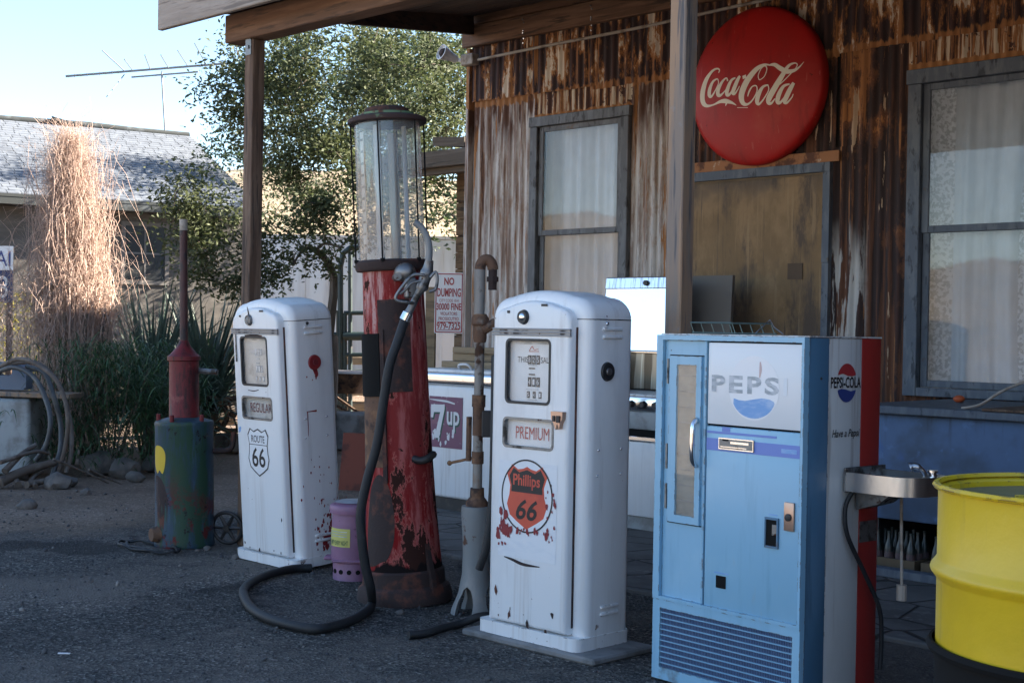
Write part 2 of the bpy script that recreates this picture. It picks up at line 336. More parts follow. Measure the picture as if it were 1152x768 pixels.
M['purple'] = mat('faded_purple_paint', (.26,.13,.215), .5, 0, [dict(c=(.32,.18,.27), s=5, lo=.45, hi=.7), dict(c=(.12,.05,.09), s=16, lo=.64, hi=.68)], bump=.1, bscale=30)
M['pepblue'] = mat('sky_blue_enamel', (.255,.48,.64), .36, 0, [dict(c=(.32,.54,.68), s=2.5, lo=.45, hi=.7, k=.7), dict(c=(.18,.37,.51), s=5, lo=.54, hi=.72, st=(3,3,.3), d=7, k=.6), dict(c=(.35,.42,.47), s=9, lo=.6, hi=.7, st=(1,1,.2), d=8, k=.5),
    dict(c=(.12,.10,.085), s=6, lo=.5, hi=.62, d=8, k=.7, band=(2,None,None,.04,.13,.05,7)), dict(c=(.10,.06,.04), s=30, lo=.74, hi=.76, r=.8)], bump=.07, bscale=4, coat=.12, edge=((.12,.08,.06),.005,.51,24))
M['pepdark'] = mat('deep_blue_enamel', (.07,.17,.27), .42, 0, [dict(c=(.11,.22,.33), s=3, lo=.5, hi=.7, st=(1,1,.4)), dict(c=(.04,.07,.10), s=4, lo=.52, hi=.7, st=(4,4,.3), k=.6)], bump=.07, bscale=4, edge=((.12,.08,.06),.005,.51,24))
M['pepgrey'] = mat('pale_grey_enamel', (.56,.56,.54), .4, 0, [dict(c=(.47,.47,.45), s=4, lo=.5, hi=.7, st=(1,1,.3)), dict(c=(.22,.17,.13), s=4, lo=.54, hi=.7, st=(5,5,.3), k=.5)], bump=.07, bscale=4, edge=((.12,.08,.06),.005,.51,24))
M['pepred'] = mat('dark_red_enamel', (.28,.022,.018), .4, 0, [dict(c=(.19,.02,.018), s=4, lo=.5, hi=.7, st=(1,1,.3))], bump=.04, bscale=6)
M['cokered'] = mat('red_sign_enamel', (.44,.014,.012), .45, 0, [dict(c=(.36,.018,.014), s=3, lo=.4, hi=.7), dict(c=(.05,.012,.01), s=17, lo=.725, hi=.735, r=.7, d=3), dict(c=(.50,.07,.045), s=1.6, lo=.5, hi=.75, k=.6), dict(c=(.22,.012,.01), s=3.5, lo=.53, hi=.7, st=(3,3,.5), d=7, k=.6), dict(c=(.5,.1,.08), s=30, lo=.69, hi=.71, st=(1,1,.15), d=2, k=.5)], bump=.05, bscale=9, spec=.25)
M['offwhite'] = mat('cream_paint', (.85,.76,.62), .5, 0, [dict(c=(.6,.48,.36), s=6, lo=.55, hi=.75, k=.5)])
M['panelwhite'] = mat('milky_plastic', (.78,.78,.78), .3, 0, [dict(c=(.7,.68,.66), s=3, lo=.5, hi=.75, k=.5)])
M['paper'] = mat('white_sticker', (.76,.775,.79), .45, 0, [dict(c=(.66,.69,.73), s=8, lo=.5, hi=.7, st=(1,1,3), k=.6)])
M['blackink'] = mat('black_ink', (.012,.012,.014), .5)
M['greyink'] = mat('faded_grey_ink', (.35,.38,.40), .5, 0, [dict(c=(.58,.59,.61), s=14, lo=.45, hi=.62, st=(1,1,3))])
M['redink'] = mat('red_ink', (.42,.05,.05), .5)
M['maroonink'] = mat('maroon_ink', (.16,.02,.025), .5)
M['orangered'] = mat('orange_red_decal', (.60,.085,.045), .45, 0, [dict(c=(.5,.06,.04), s=5, lo=.5, hi=.7)])
M['redpeel'] = mat('peeled_red_decal', (.24,.022,.026), .6)
M['blueink'] = mat('blue_ink', (.03,.05,.2), .5)
M['fadedblue'] = mat('faded_blue_ink', (.20,.38,.68), .5, 0, [dict(c=(.38,.52,.74), s=10, lo=.45, hi=.65, st=(1,1,3))])
M['stripeblue'] = mat('periwinkle_stripe', (.17,.25,.60), .45)
M['whiteink'] = mat('white_ink', (.7,.7,.7), .5)
M['greenink'] = mat('dark_green_ink', (.01,.07,.045), .5)
M['sevenred'] = mat('faded_maroon_poster', (.20,.075,.125), .55, 0, [dict(c=(.5,.45,.48), s=11, lo=.6, hi=.66), dict(c=(.3,.13,.17), s=5, lo=.5, hi=.7)])
M['yellowpaper'] = mat('yellow_label', (.55,.52,.14), .6)
M['dial'] = mat('dial_face', (.78,.78,.77), .5)
M['dirty_dial'] = mat('yellowed_dial_face', (.58,.55,.50), .5, 0, [dict(c=(.4,.36,.31), s=6, lo=.5, hi=.7)])
M['brass'] = mat('worn_copper_handle', (.5,.33,.25), .35, .7)
M['wood'] = mat('weathered_wood', (.11,.065,.042), .8, 0, [dict(c=(.19,.125,.085), s=4, lo=.42, hi=.62, st=(6,6,.5)), dict(c=(.05,.033,.025), s=5, lo=.55, hi=.64, st=(8,8,.5))], bump=.35, bscale=12, bst=(6,6,.6))
M['greywood'] = mat('grey_weathered_post', (.26,.205,.165), .8, 0, [dict(c=(.36,.235,.15), s=3, lo=.42, hi=.6, st=(6,6,.4)), dict(c=(.11,.105,.11), s=4, lo=.52, hi=.64, st=(8,8,.5)), dict(c=(.26,.28,.3), s=5, lo=.6, hi=.68, k=.5)], bump=.35, bscale=12, bst=(6,6,.5))
def woodx(name, base, a, b, ax):          # wood with the grain along an axis
    st = [9,9,9]; st[ax] = .7; st = tuple(st)
    return mat(name, base, .82, 0, [dict(c=a, s=2.2, lo=.42, hi=.62, st=st), dict(c=b, s=2.6, lo=.54, hi=.64, st=st), dict(c=(base[0]*.6,base[1]*.6,base[2]*.6), s=3, lo=.55, hi=.75, k=.6)], bump=.35, bscale=6, bst=st, coords='world')
M['beam'] = woodx('brown_beam_wood', (.13,.065,.035), (.2,.105,.06), (.06,.032,.02), 0)
M['beamdark'] = woodx('dark_beam_wood', (.05,.026,.018), (.075,.04,.026), (.02,.012,.01), 1)
M['fascia'] = woodx('grey_fascia_wood', (.30,.25,.21), (.36,.31,.27), (.18,.15,.13), 0)
M['deck'] = woodx('roof_deck_wood', (.07,.042,.03), (.11,.065,.042), (.03,.02,.015), 0)
M['frame'] = mat('blue_grey_window_paint', (.125,.125,.125), .7, 0, [dict(c=(.18,.183,.185), s=5, lo=.45, hi=.62, st=(3,3,.8)), dict(c=(.055,.052,.05), s=7, lo=.56, hi=.66, st=(3,3,1)), dict(c=(.16,.12,.09), s=9, lo=.64, hi=.7)], bump=.25, bscale=20, bst=(3,3,.8), coords='world')
M['frameblue'] = mat('slate_blue_window_paint', (.10,.12,.15), .7, 0, [dict(c=(.145,.165,.19), s=5, lo=.45, hi=.62, st=(3,3,.8)), dict(c=(.05,.06,.075), s=7, lo=.56, hi=.66, st=(3,3,1)), dict(c=(.12,.10,.085), s=9, lo=.65, hi=.71)], bump=.25, bscale=20, bst=(3,3,.8), coords='world')
M['plywood'] = mat('old_plywood', (.22,.135,.06), .75, 0, [dict(c=(.32,.20,.095), s=1.5, lo=.42, hi=.6, st=(1.6,1,.9), d=8, rg=.7), dict(c=(.10,.068,.045), s=1.9, lo=.5, hi=.64, st=(2,1,.6), d=9, rg=.72, off=4), dict(c=(.36,.235,.12), s=9, lo=.56, hi=.64, st=(3,1,.12), d=6, k=.6), dict(c=(.07,.05,.04), s=11, lo=.6, hi=.66, st=(3,1,.1), d=6, k=.7), dict(c=(.075,.06,.05), s=1.4, lo=.35, hi=.55, band=(2,2.3,2.6,None,None,.15,3), k=.75), dict(c=(.09,.065,.05), s=2, lo=.4, hi=.6, band=(2,None,None,1.45,1.75,.12,3), k=.6)], bump=.2, bscale=14, bst=(6,1,.4), coords='world')
M['plypatch'] = mat('plywood_patch', (.10,.062,.035), .75, coords='world', var=(12,.25))
def curtmat(name, c1, c2, scale, st, lo, hi):
    m = mat(name, c1, .9, 0, [dict(c=c2, s=scale, lo=lo, hi=hi, st=st, d=4)]); N = m.node_tree.nodes; L = m.node_tree.links
    bs = N['Principled BSDF']; tl = N.new('ShaderNodeBsdfTranslucent'); L.new(bs.inputs['Base Color'].links[0].from_socket, tl.inputs[0])
    mx = N.new('ShaderNodeMixShader'); mx.inputs[0].default_value = .45; L.new(bs.outputs[0], mx.inputs[1]); L.new(tl.outputs[0], mx.inputs[2]); L.new(mx.outputs[0], N['Material Output'].inputs[0]); return m
M['curtain'] = curtmat('white_curtain', (.70,.76,.82), (.58,.64,.70), 2, (4,4,.4), .4, .7)
M['lace'] = curtmat('lace_curtain', (.64,.70,.76), (.42,.47,.52), 38, (1,1,1), .47, .55)
M['plaster'] = mat('interior_plaster', (.40,.40,.40), .9)
M['trim'] = mat('satin_trim', (.30,.31,.33), .35, .3)
M['dark'] = mat('dark_interior', (.03,.028,.026), .9)
M['glass'] = glassmat('window_glass', .03, .025, dcol=(.4,.4,.38), wob=.03)
M['tubeglass'] = glassmat('pump_cylinder_glass', .17, .05, tint=(.96,.97,.97), dcol=(.72,.74,.75), dst=(3,3,.35))
M['dialglass'] = glassmat('dial_glass', .05, .02)
M['doorglass'] = glassmat('vending_door_glass', .12, .05)
M['conduit'] = mat('grey_conduit', (.36,.31,.26), .55, 0, [dict(c=(.2,.15,.11), s=9, lo=.5, hi=.65)])
M['concrete'] = mat('concrete', (.22,.215,.21), .9, 0, [dict(c=(.13,.125,.12), s=6, lo=.45, hi=.65)], bump=.3, bscale=40)
M['cardboard'] = mat('grey_brown_board', (.17,.15,.13), .85, 0, [dict(c=(.12,.105,.095), s=3, lo=.45, hi=.7)])
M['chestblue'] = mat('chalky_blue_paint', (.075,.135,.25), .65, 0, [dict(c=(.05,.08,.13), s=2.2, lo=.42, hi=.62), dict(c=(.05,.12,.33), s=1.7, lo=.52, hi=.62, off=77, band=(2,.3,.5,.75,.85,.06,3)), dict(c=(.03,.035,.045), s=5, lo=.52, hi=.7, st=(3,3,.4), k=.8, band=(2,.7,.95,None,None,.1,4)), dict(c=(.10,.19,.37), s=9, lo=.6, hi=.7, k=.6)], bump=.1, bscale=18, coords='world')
M['tarp'] = mat('blue_grey_tarp', (.065,.085,.12), .7, 0, [dict(c=(.045,.055,.08), s=5, lo=.45, hi=.65)], bump=.4, bscale=9)
M['plank'] = mat('tan_planks', (.30,.22,.13), .8, 0, [dict(c=(.2,.145,.09), s=3, lo=.45, hi=.65, st=(1,8,8))], bump=.25, bscale=15, bst=(1,8,8))
M['container'] = mat('white_trailer_paint', (.62,.62,.60), .5, 0, [dict(c=(.5,.48,.45), s=1.5, lo=.45, hi=.7, st=(3,3,.3))], bump=.05)
M['greenmetal'] = mat('dark_green_metal', (.016,.032,.03), .5, 0, [dict(c=(.05,.035,.03), s=9, lo=.6, hi=.7)])
M['stone'] = mat('grey_stone', (.11,.10,.092), .9, 0, [dict(c=(.19,.16,.138), s=6, lo=.45, hi=.65), dict(c=(.08,.07,.065), s=9, lo=.55, hi=.7)], bump=.6, bscale=14)
M['branch'] = mat('dead_wood', (.115,.09,.072), .85, 0, [dict(c=(.18,.15,.125), s=6, lo=.5, hi=.65), dict(c=(.08,.06,.05), s=9, lo=.55, hi=.65)], bump=.4, bscale=30)
M['greyhose'] = mat('grey_hose', (.055,.058,.06), .5, 0, [dict(c=(.10,.10,.095), s=6, lo=.5, hi=.65)])
M['bark'] = mat('tree_bark', (.11,.085,.065), .9, 0, [dict(c=(.18,.145,.115), s=7, lo=.5, hi=.65, st=(3,3,.5))], bump=.6, bscale=18, bst=(3,3,.6))
M['leaf'] = leafmat('tree_leaf', (.026,.042,.018), (.115,.135,.055), 2.2, .35, .7)
M['leaf2'] = leafmat('far_tree_leaf', (.03,.055,.022), (.08,.115,.045), 1.5)
M['bushleaf'] = leafmat('bush_leaf', (.022,.055,.025), (.075,.15,.06), 3)
M['yucca'] = leafmat('yucca_leaf', (.05,.08,.06), (.15,.20,.15), 3, .2)
M['drystem'] = leafmat('dry_stem', (.33,.215,.165), (.74,.57,.48), 9, .2, .8)
M['weed'] = leafmat('yellow_weed', (.14,.13,.02), (.3,.26,.04), 6, .3)
M['shingle'] = mat('blue_grey_shingle', (.135,.155,.185), .9, 0, [dict(c=(.10,.115,.14), s=3, lo=.45, hi=.65), dict(c=(.19,.21,.235), s=11, lo=.55, hi=.7)], bump=.2, bscale=60, coords='world')
M['housewall'] = mat('brown_grey_siding', (.085,.078,.07), .8, 0, [dict(c=(.12,.11,.098), s=2, lo=.45, hi=.65, st=(1,1,4))], coords='world')
M['housetrim'] = mat('grey_trim', (.13,.12,.11), .7)
M['darktrim'] = mat('dark_ridge_felt', (.035,.04,.04), .9, 0, [dict(c=(.07,.08,.085), s=4, lo=.5, hi=.65)])
M['redfence'] = mat('oxblood_board', (.06,.014,.013), .8)
M['antenna'] = mat('dull_aluminium', (.17,.19,.21), .6)
M['bottle'] = mat('dark_bottle_glass', (.012,.02,.017), .35, 0, spec=.8)
M['crate'] = mat('crate_wood', (.15,.105,.06), .8, coords='world', var=(5,.3))
M['enamelblue'] = mat('pale_blue_plastic', (.12,.16,.22), .5)
M['oldwhite'] = mat('grimy_white_enamel', (.34,.37,.38), .5, 0, [dict(c=(.2,.2,.19), s=4, lo=.45, hi=.65), dict(c=(.16,.07,.04), s=9, lo=.64, hi=.7)])
M['navy'] = mat('navy_sign', (.02,.035,.11), .5)
# corrugated iron: a galvanised sheet whose paint and rust differ from sheet to sheet
def corrmat(name, kind):
    kw = dict(bump=.3, bscale=26, coords='world', bdist=.006)
    if kind == 'pale':
        st = (6,1,.24)
        return mat(name, (.54,.495,.45), .65, 0, [
            dict(c=(.64,.60,.555), s=2.2, lo=.45, hi=.6, st=(5,1,.35)),
            dict(c=(.36,.27,.21), s=2.1, lo=.485, hi=.55, st=st, d=9, rg=.72, off=3, k=.85),
            dict(c=(.20,.11,.07), s=2.6, lo=.40, hi=.56, st=(5,1,.6), d=9, rg=.75, rib=1, k=.75, off=45),
            dict(c=(.20,.105,.06), s=2.1, lo=.545, hi=.58, st=st, r=.9, d=9, rg=.72, off=3),
            dict(c=(.085,.042,.03), s=2.1, lo=.59, hi=.615, st=st, r=.9, d=9, rg=.72, off=3),
            dict(c=(.30,.15,.07), s=1.1, lo=.54, hi=.62, st=(2,1,.8), d=10, rg=.74, off=29, k=.6),
            dict(c=(.38,.165,.055), s=2.6, lo=.59, hi=.63, st=(7,1,.35), r=.9, d=8, rg=.7),
            dict(c=(.11,.05,.03), s=3, lo=.44, hi=.54, st=(6,1,.6), r=.9, d=8, band=(2,2.95,3.3,None,None,.2,12)),
            dict(c=(.36,.16,.06), s=4, lo=.36, hi=.5, st=(5,1,1), r=.9, band=(2,3.435,3.45,None,None,.06,26))], **kw)
    if kind == 'upper':
        st = (3.2,1,.8)
        return mat(name, (.068,.03,.024), .8, 0, [
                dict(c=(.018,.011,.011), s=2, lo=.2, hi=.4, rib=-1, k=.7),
            dict(c=(.038,.022,.022), s=3, lo=.45, hi=.6, st=(4,1,.8)),
            dict(c=(.19,.075,.03), s=1.7, lo=.505, hi=.535, st=st, d=10, rg=.7, off=8),
            dict(c=(.42,.18,.055), s=1.7, lo=.535, hi=.555, st=st, d=10, rg=.7, off=8),
            dict(c=(.68,.57,.44), s=1.7, lo=.565, hi=.577, st=st, d=10, rg=.7, off=8),
            dict(c=(.34,.14,.045), s=2.6, lo=.57, hi=.6, st=(9,1,.3), d=8, rg=.7, off=40),
            dict(c=(.36,.15,.05), s=5, lo=.38, hi=.5, st=(5,1,.5), d=8, band=(2,None,None,3.50,3.52,.07,26))], **kw)
    if kind == 'drip':                    # the short pieces over the windows, rust run down in icicles
        st = (10,1,.45)
        return mat(name, (.07,.03,.022), .8, 0, [
            dict(c=(.34,.14,.045), s=2.2, lo=.44, hi=.49, st=st, d=8, rg=.68, off=5),
            dict(c=(.62,.50,.36), s=2.2, lo=.505, hi=.535, st=st, d=8, rg=.68, off=5),
            dict(c=(.07,.03,.022), s=2.0, lo=.56, hi=.58, st=(3,1,2.5), d=8, rg=.7, off=60),
            dict(c=(.38,.17,.06), s=3, lo=.25, hi=.4, band=(2,None,None,3.305,3.315,.03,30))], **kw)
    return mat(name, (.058,.026,.02), .8, 0, [
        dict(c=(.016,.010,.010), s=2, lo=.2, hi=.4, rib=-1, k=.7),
        dict(c=(.033,.019,.018), s=2, lo=.45, hi=.6, st=(5,1,.5)),
        dict(c=(.16,.062,.028), s=1.0, lo=.52, hi=.58, st=(1.8,1,.9), d=10, rg=.72, off=17, k=.85),
        dict(c=(.36,.15,.048), s=1.0, lo=.59, hi=.61, st=(1.8,1,.9), d=10, rg=.72, off=17),
        dict(c=(.13,.052,.026), s=2.4, lo=.50, hi=.57, st=(8,1,.22), d=8, rg=.68),
        dict(c=(.33,.14,.05), s=2.6, lo=.60, hi=.62, st=(8,1,.3), d=8, rg=.68),
        dict(c=(.5,.48,.45), s=3, lo=.49, hi=.53, st=(6,1,.5), d=8, band=[(2,None,None,1.9,2.3,.3,8),(0,-5.45,-5.42,-5.22,-5.12,.04,6)]),
        dict(c=(.5,.36,.24), s=2.2, lo=.635, hi=.645, st=(6,1,.6), d=9)], **kw)
for k in ('pale','upper','drip','deep'): M['corr_'+k] = corrmat('corrugated_iron_'+k, k)

# ================================================================ ground, hills, slab
def groundmat():
    m = bpy.data.materials.new('gravel_and_dirt'); m.use_nodes = True; t = m.node_tree; N = t.nodes; L = t.links
    bs = N['Principled BSDF']; bs.inputs['Roughness'].default_value = .92; bs.inputs['Specular IOR Level'].default_value = .25
    g = N.new('ShaderNodeNewGeometry'); P = g.outputs['Position']
    def noise(s, d=6, r=.6):
        n = N.new('ShaderNodeTexNoise'); n.inputs['Scale'].default_value = s; n.inputs['Detail'].default_value = d; n.inputs['Roughness'].default_value = r; L.new(P, n.inputs['Vector']); return n.outputs['Fac']
    def ramp(x, st):
        n = N.new('ShaderNodeValToRGB'); e = n.color_ramp.elements
        e[0].position, e[0].color = st[0][0], (*st[0][1],1); e[1].position, e[1].color = st[-1][0], (*st[-1][1],1)
        for p,c in st[1:-1]:
            k = e.new(p); k.color = (*c,1)
        L.new(x, n.inputs[0]); return n.outputs[0]
    def mix(f, a, b, bt='MIX'):
        n = N.new('ShaderNodeMix'); n.data_type = 'RGBA'; n.blend_type = bt
        if isinstance(f,float): n.inputs[0].default_value = f
        else: L.new(f, n.inputs[0])
        L.new(a, n.inputs[6]); L.new(b, n.inputs[7]); return n.outputs[2]
    asp = ramp(noise(1.3,8,.65), [(.3,(.056,.056,.056)),(.5,(.084,.082,.079)),(.62,(.128,.120,.112)),(.75,(.165,.15,.135))])
    vo = N.new('ShaderNodeTexVoronoi'); vo.inputs['Scale'].default_value = 85; L.new(P, vo.inputs['Vector'])
    hs = N.new('ShaderNodeSeparateColor'); L.new(vo.outputs['Color'], hs.inputs[0])
    spk = ramp(hs.outputs[0], [(0,(.22,.22,.23)),(.5,(.75,.75,.75)),(.78,(1.4,1.36,1.3)),(.94,(2.1,2.0,1.85)),(1,(3.8,3.6,3.3))])
    asp = mix(1.0, asp, spk, 'MULTIPLY')
    def msk(x, a, b):
        n = N.new('ShaderNodeMapRange'); n.interpolation_type = 'SMOOTHSTEP'; n.inputs[1].default_value = a; n.inputs[2].default_value = b; L.new(x, n.inputs[0]); return n.outputs[0]
    def col_(c):
        n = N.new('ShaderNodeRGB'); n.outputs[0].default_value = (*c,1); return n.outputs[0]
    def sc_(x, k):
        n = N.new('ShaderNodeMath'); n.operation = 'MULTIPLY'; n.inputs[1].default_value = k; L.new(x, n.inputs[0]); return n.outputs[0]
    asp = mix(sc_(msk(noise(.62,9,.72),.43,.62),.85), asp, col_((.175,.15,.13)))        # drifted dust
    asp = mix(sc_(msk(noise(2.3,8,.7),.60,.68),.55), asp, col_((.17,.15,.13)))           # small dusty scuffs
    asp = mix(sc_(msk(noise(1.05,5,.55),.60,.66),.75), asp, col_((.018,.018,.019)))      # oil stains
    vc = N.new('ShaderNodeTexVoronoi'); vc.feature = 'DISTANCE_TO_EDGE'; vc.inputs['Scale'].default_value = .55
    nv = N.new('ShaderNodeTexNoise'); nv.inputs['Scale'].default_value = 3; nv.inputs['Detail'].default_value = 6; L.new(P, nv.inputs['Vector'])
    va = N.new('ShaderNodeVectorMath'); va.operation = 'MULTIPLY_ADD'; va.inputs[1].default_value = (.35,.35,.35); L.new(nv.outputs['Color'], va.inputs[0]); L.new(P, va.inputs[2]); L.new(va.outputs[0], vc.inputs['Vector'])
    inv = N.new('ShaderNodeMath'); inv.operation = 'SUBTRACT'; inv.inputs[0].default_value = 1; L.new(msk(vc.outputs['Distance'],.003,.014), inv.inputs[1])
    asp = mix(sc_(inv.outputs[0],.12), asp, col_((.02,.02,.02)))
    dirt = ramp(noise(.9,9,.68), [(.3,(.135,.094,.068)),(.5,(.205,.148,.11)),(.7,(.27,.205,.16))])
    vo2 = N.new('ShaderNodeTexVoronoi'); vo2.inputs['Scale'].default_value = 60; L.new(P, vo2.inputs['Vector'])
    hs2 = N.new('ShaderNodeSeparateColor'); L.new(vo2.outputs['Color'], hs2.inputs[0])
    dirt = mix(1.0, dirt, ramp(hs2.outputs[0], [(0,(.72,.72,.72)),(.7,(1,1,1)),(.93,(1.2,1.2,1.2)),(1,(1.7,1.7,1.7))]), 'MULTIPLY')
    sp = N.new('ShaderNodeSeparateXYZ'); L.new(P, sp.inputs[0])
    ad = N.new('ShaderNodeMath'); ad.operation = 'MULTIPLY_ADD'; ad.inputs[1].default_value = 2.4; L.new(noise(.7,7,.65), ad.inputs[0]); L.new(sp.outputs[0], ad.inputs[2])
    mr = N.new('ShaderNodeMapRange'); mr.interpolation_type = 'SMOOTHSTEP'; mr.inputs[1].default_value = -7.75; mr.inputs[2].default_value = -7.15; L.new(ad.outputs[0], mr.inputs[0])
    ay = N.new('ShaderNodeMath'); ay.operation = 'MULTIPLY_ADD'; ay.inputs[1].default_value = 1.5; L.new(noise(.5,5,.6), ay.inputs[0]); L.new(sp.outputs[1], ay.inputs[2])
    m5 = N.new('ShaderNodeMapRange'); m5.interpolation_type = 'SMOOTHSTEP'; m5.inputs[1].default_value = .3; m5.inputs[2].default_value = 1.2; L.new(ay.outputs[0], m5.inputs[0])
    road = ramp(noise(.6,8,.65), [(.3,(.36,.305,.25)),(.55,(.43,.37,.31)),(.75,(.50,.44,.375))])
    c = mix(mr.outputs[0], dirt, asp); c = mix(m5.outputs[0], road, c); L.new(c, bs.inputs['Base Color'])
    b1 = N.new('ShaderNodeBump'); b1.inputs['Strength'].default_value = .9; b1.inputs['Distance'].default_value = .012; L.new(vo.outputs['Distance'], b1.inputs['Height'])
    b2 = N.new('ShaderNodeBump'); b2.inputs['Strength'].default_value = .6; b2.inputs['Distance'].default_value = .05; L.new(noise(9,8,.7), b2.inputs['Height']); L.new(b1.outputs[0], b2.inputs['Normal'])
    L.new(b2.outputs[0], bs.inputs['Normal']); return m
M['ground'] = groundmat()
bm = B(); n = 60
xs = [-700,-300,-120,-60]+[-40+i*.5 for i in range(101)]+[20,60,120,300,700]
ys = [-700,-300,-120,-60]+[-10+i*.5 for i in range(81)]+[40,60,120,300,700]
def gz(x,y):
    if -6.9 < x and 5.2 < y: return 0.0
    a = math.sin(x*1.3+y*.7)*math.sin(y*1.1-x*.4)
    f = min(1,max(0,(-9-x)/3))
    return a*.02*f + .05*f*math.sin(x*.5+1.7)*math.sin(y*.6)
vv = [[bm.verts.new((x,y,gz(x,y) if abs(x)<45 and abs(y)<45 else 0)) for y in ys] for x in xs]
for i in range(len(xs)-1):
    for j in range(len(ys)-1): bm.faces.new((vv[i][j],vv[i+1][j],vv[i+1][j+1],vv[i][j+1]))
g = fin(bm,'ground',M['ground'],smooth=60); tag(g,'dark gravelly asphalt forecourt giving way to tan dirt','ground',kind='structure')
# hills: a ring of low desert hills
from mathutils import noise as mnoise
hv, hf = [], []; NA, NR = 420, 22
for j in range(NR):
    for i in range(NA):
        a = 2*math.pi*i/NA; r = 75+j*12; p = Vector((r*math.cos(a),r*math.sin(a),0))
        h = mnoise.fractal(p*.012,1.0,2.0,7)*16 + abs(mnoise.fractal(p*.03+Vector((9,4,2)),1.0,2.0,6))*7
        k = math.sin(min(1,j/(NR-5))*math.pi/2)
        hv.append((p.x-8, p.y+6, -1.2 + k*(23+h)*(1-.38*max(0,-math.sin(a)))*(1 if j < NR-4 else .85)))
for j in range(NR-1):
    for i in range(NA): hf.append((j*NA+i, j*NA+(i+1)%NA, (j+1)*NA+(i+1)%NA, (j+1)*NA+i))
M['hill'] = mat('desert_hill', (.33,.25,.165), .95, 0, [dict(c=(.24,.185,.12), s=.05, lo=.42, hi=.6), dict(c=(.09,.095,.05), s=.5, lo=.56, hi=.64, d=8), dict(c=(.42,.33,.23), s=.16, lo=.55, hi=.7)], bump=.6, bscale=.7, coords='world', bdist=1)
h = npmesh('hills',hv,hf,M['hill'],smooth=True); tag(h,'dry tan desert hills behind the trees','hill',kind='structure')
# porch slab
def slabmat():
    m = mat('cracked_slab', (.15,.14,.13), .9, 0, [dict(c=(.10,.092,.085), s=2, lo=.42, hi=.62), dict(c=(.2,.185,.17), s=14, lo=.56, hi=.7)], bump=.3, bscale=50, coords='world')
    N = m.node_tree.nodes; L = m.node_tree.links; bs = N['Principled BSDF']
    v = N.new('ShaderNodeTexVoronoi'); v.feature = 'DISTANCE_TO_EDGE'; v.inputs['Scale'].default_value = 2.6
    gm = N.new('ShaderNodeNewGeometry'); L.new(gm.outputs['Position'], v.inputs['Vector'])
    mr = N.new('ShaderNodeMapRange'); mr.inputs[1].default_value = .01; mr.inputs[2].default_value = .03; L.new(v.outputs['Distance'], mr.inputs[0])
    b = N.new('ShaderNodeBump'); b.inputs['Distance'].default_value = .02; L.new(mr.outputs[0], b.inputs['Height'])
    old = bs.inputs['Normal'].links[0].from_socket; L.new(old, b.inputs['Normal']); L.new(b.outputs[0], bs.inputs['Normal'])
    oc = bs.inputs['Base Color'].links[0].from_socket; mx = N.new('ShaderNodeMix'); mx.data_type = 'RGBA'; mx.inputs[6].default_value = (.035,.03,.028,1); L.new(mr.outputs[0], mx.inputs[0]); L.new(oc, mx.inputs[7]); L.new(mx.outputs[2], bs.inputs['Base Color'])
    return m
bm = B(); box2(bm,(-8.6,5.75,-.1),(8,8.78,.022),.008); o = fin(bm,'porch_floor',slabmat()); tag(o,'cracked grey stone floor under the porch','floor',kind='structure')

# ================================================================ the corrugated store
WY = 8.79
store = thing('corrugated_store','old store clad in rusty corrugated iron with grey framed curtained windows','building',(-2,WY,0))
def S(v): return (v[0]+2, v[1]-WY, v[2])     # world -> store local
def sbox(bm,a,b,bev=0): return box2(bm,S(a),S(b),bev)
LW = (-8.48,-7.35,.98,3.28); DR = (-6.88,-5.43,.0,2.67); RW = (-4.82,-3.62,1.0,3.26)
bm = B(); y0,y1 = WY+.05, WY+.16         # stud wall behind the iron, with openings
for (xa,xb,za,zb) in [(-9.22,LW[0]+.03,0,4.5),(LW[0]+.03,LW[1]-.03,0,LW[2]+.03),(LW[0]+.03,LW[1]-.03,LW[3]-.03,4.5),(LW[1]-.03,DR[0],0,4.5),(DR[0],DR[1],DR[3],4.5),(DR[1],RW[0]+.03,0,4.5),(RW[0]+.03,RW[1]-.03,0,RW[2]+.03),(RW[0]+.03,RW[1]-.03,RW[3]-.03,4.5),(RW[1]-.03,8,0,4.5)]:
    sbox(bm,(xa,y0,za),(xb,y1,zb))
fin(bm,'wall',M['dark'],store)
bm = B(); sbox(bm,(-9.22,y1+.002,0),(-9.1,15,4.5)); fin(bm,'side_wall',M['corr_pale'],store)
bm = B(); sbox(bm,(7.9,y1+.002,0),(8,15,4.5)); sbox(bm,(-9.1,14.9,0),(7.9,15,.8)); sbox(bm,(-9.1,14.9,2.3),(7.9,15,4.5))     # back wall; its openings are added so sun lights the curtains from behind
for k in range(8): sbox(bm,(-9.1+k*2.4,14.902,.8),(-9.1+k*2.4+.9 if k < 7 else 7.9,14.998,2.3))
fin(bm,'back_wall',M['plaster'],store)
bm = B(); sbox(bm,(-9.1,y1+.002,-.05),(7.9,14.9,.01)); fin(bm,'inner_floor',M['plaster'],store)
bm = B(); box(bm,S((-.6,11.8,4.56)),(17.6,6.7,.1),(R(-1.2),0,0)); fin(bm,'roof',M['corr_deep'],store)
PITCH = .076
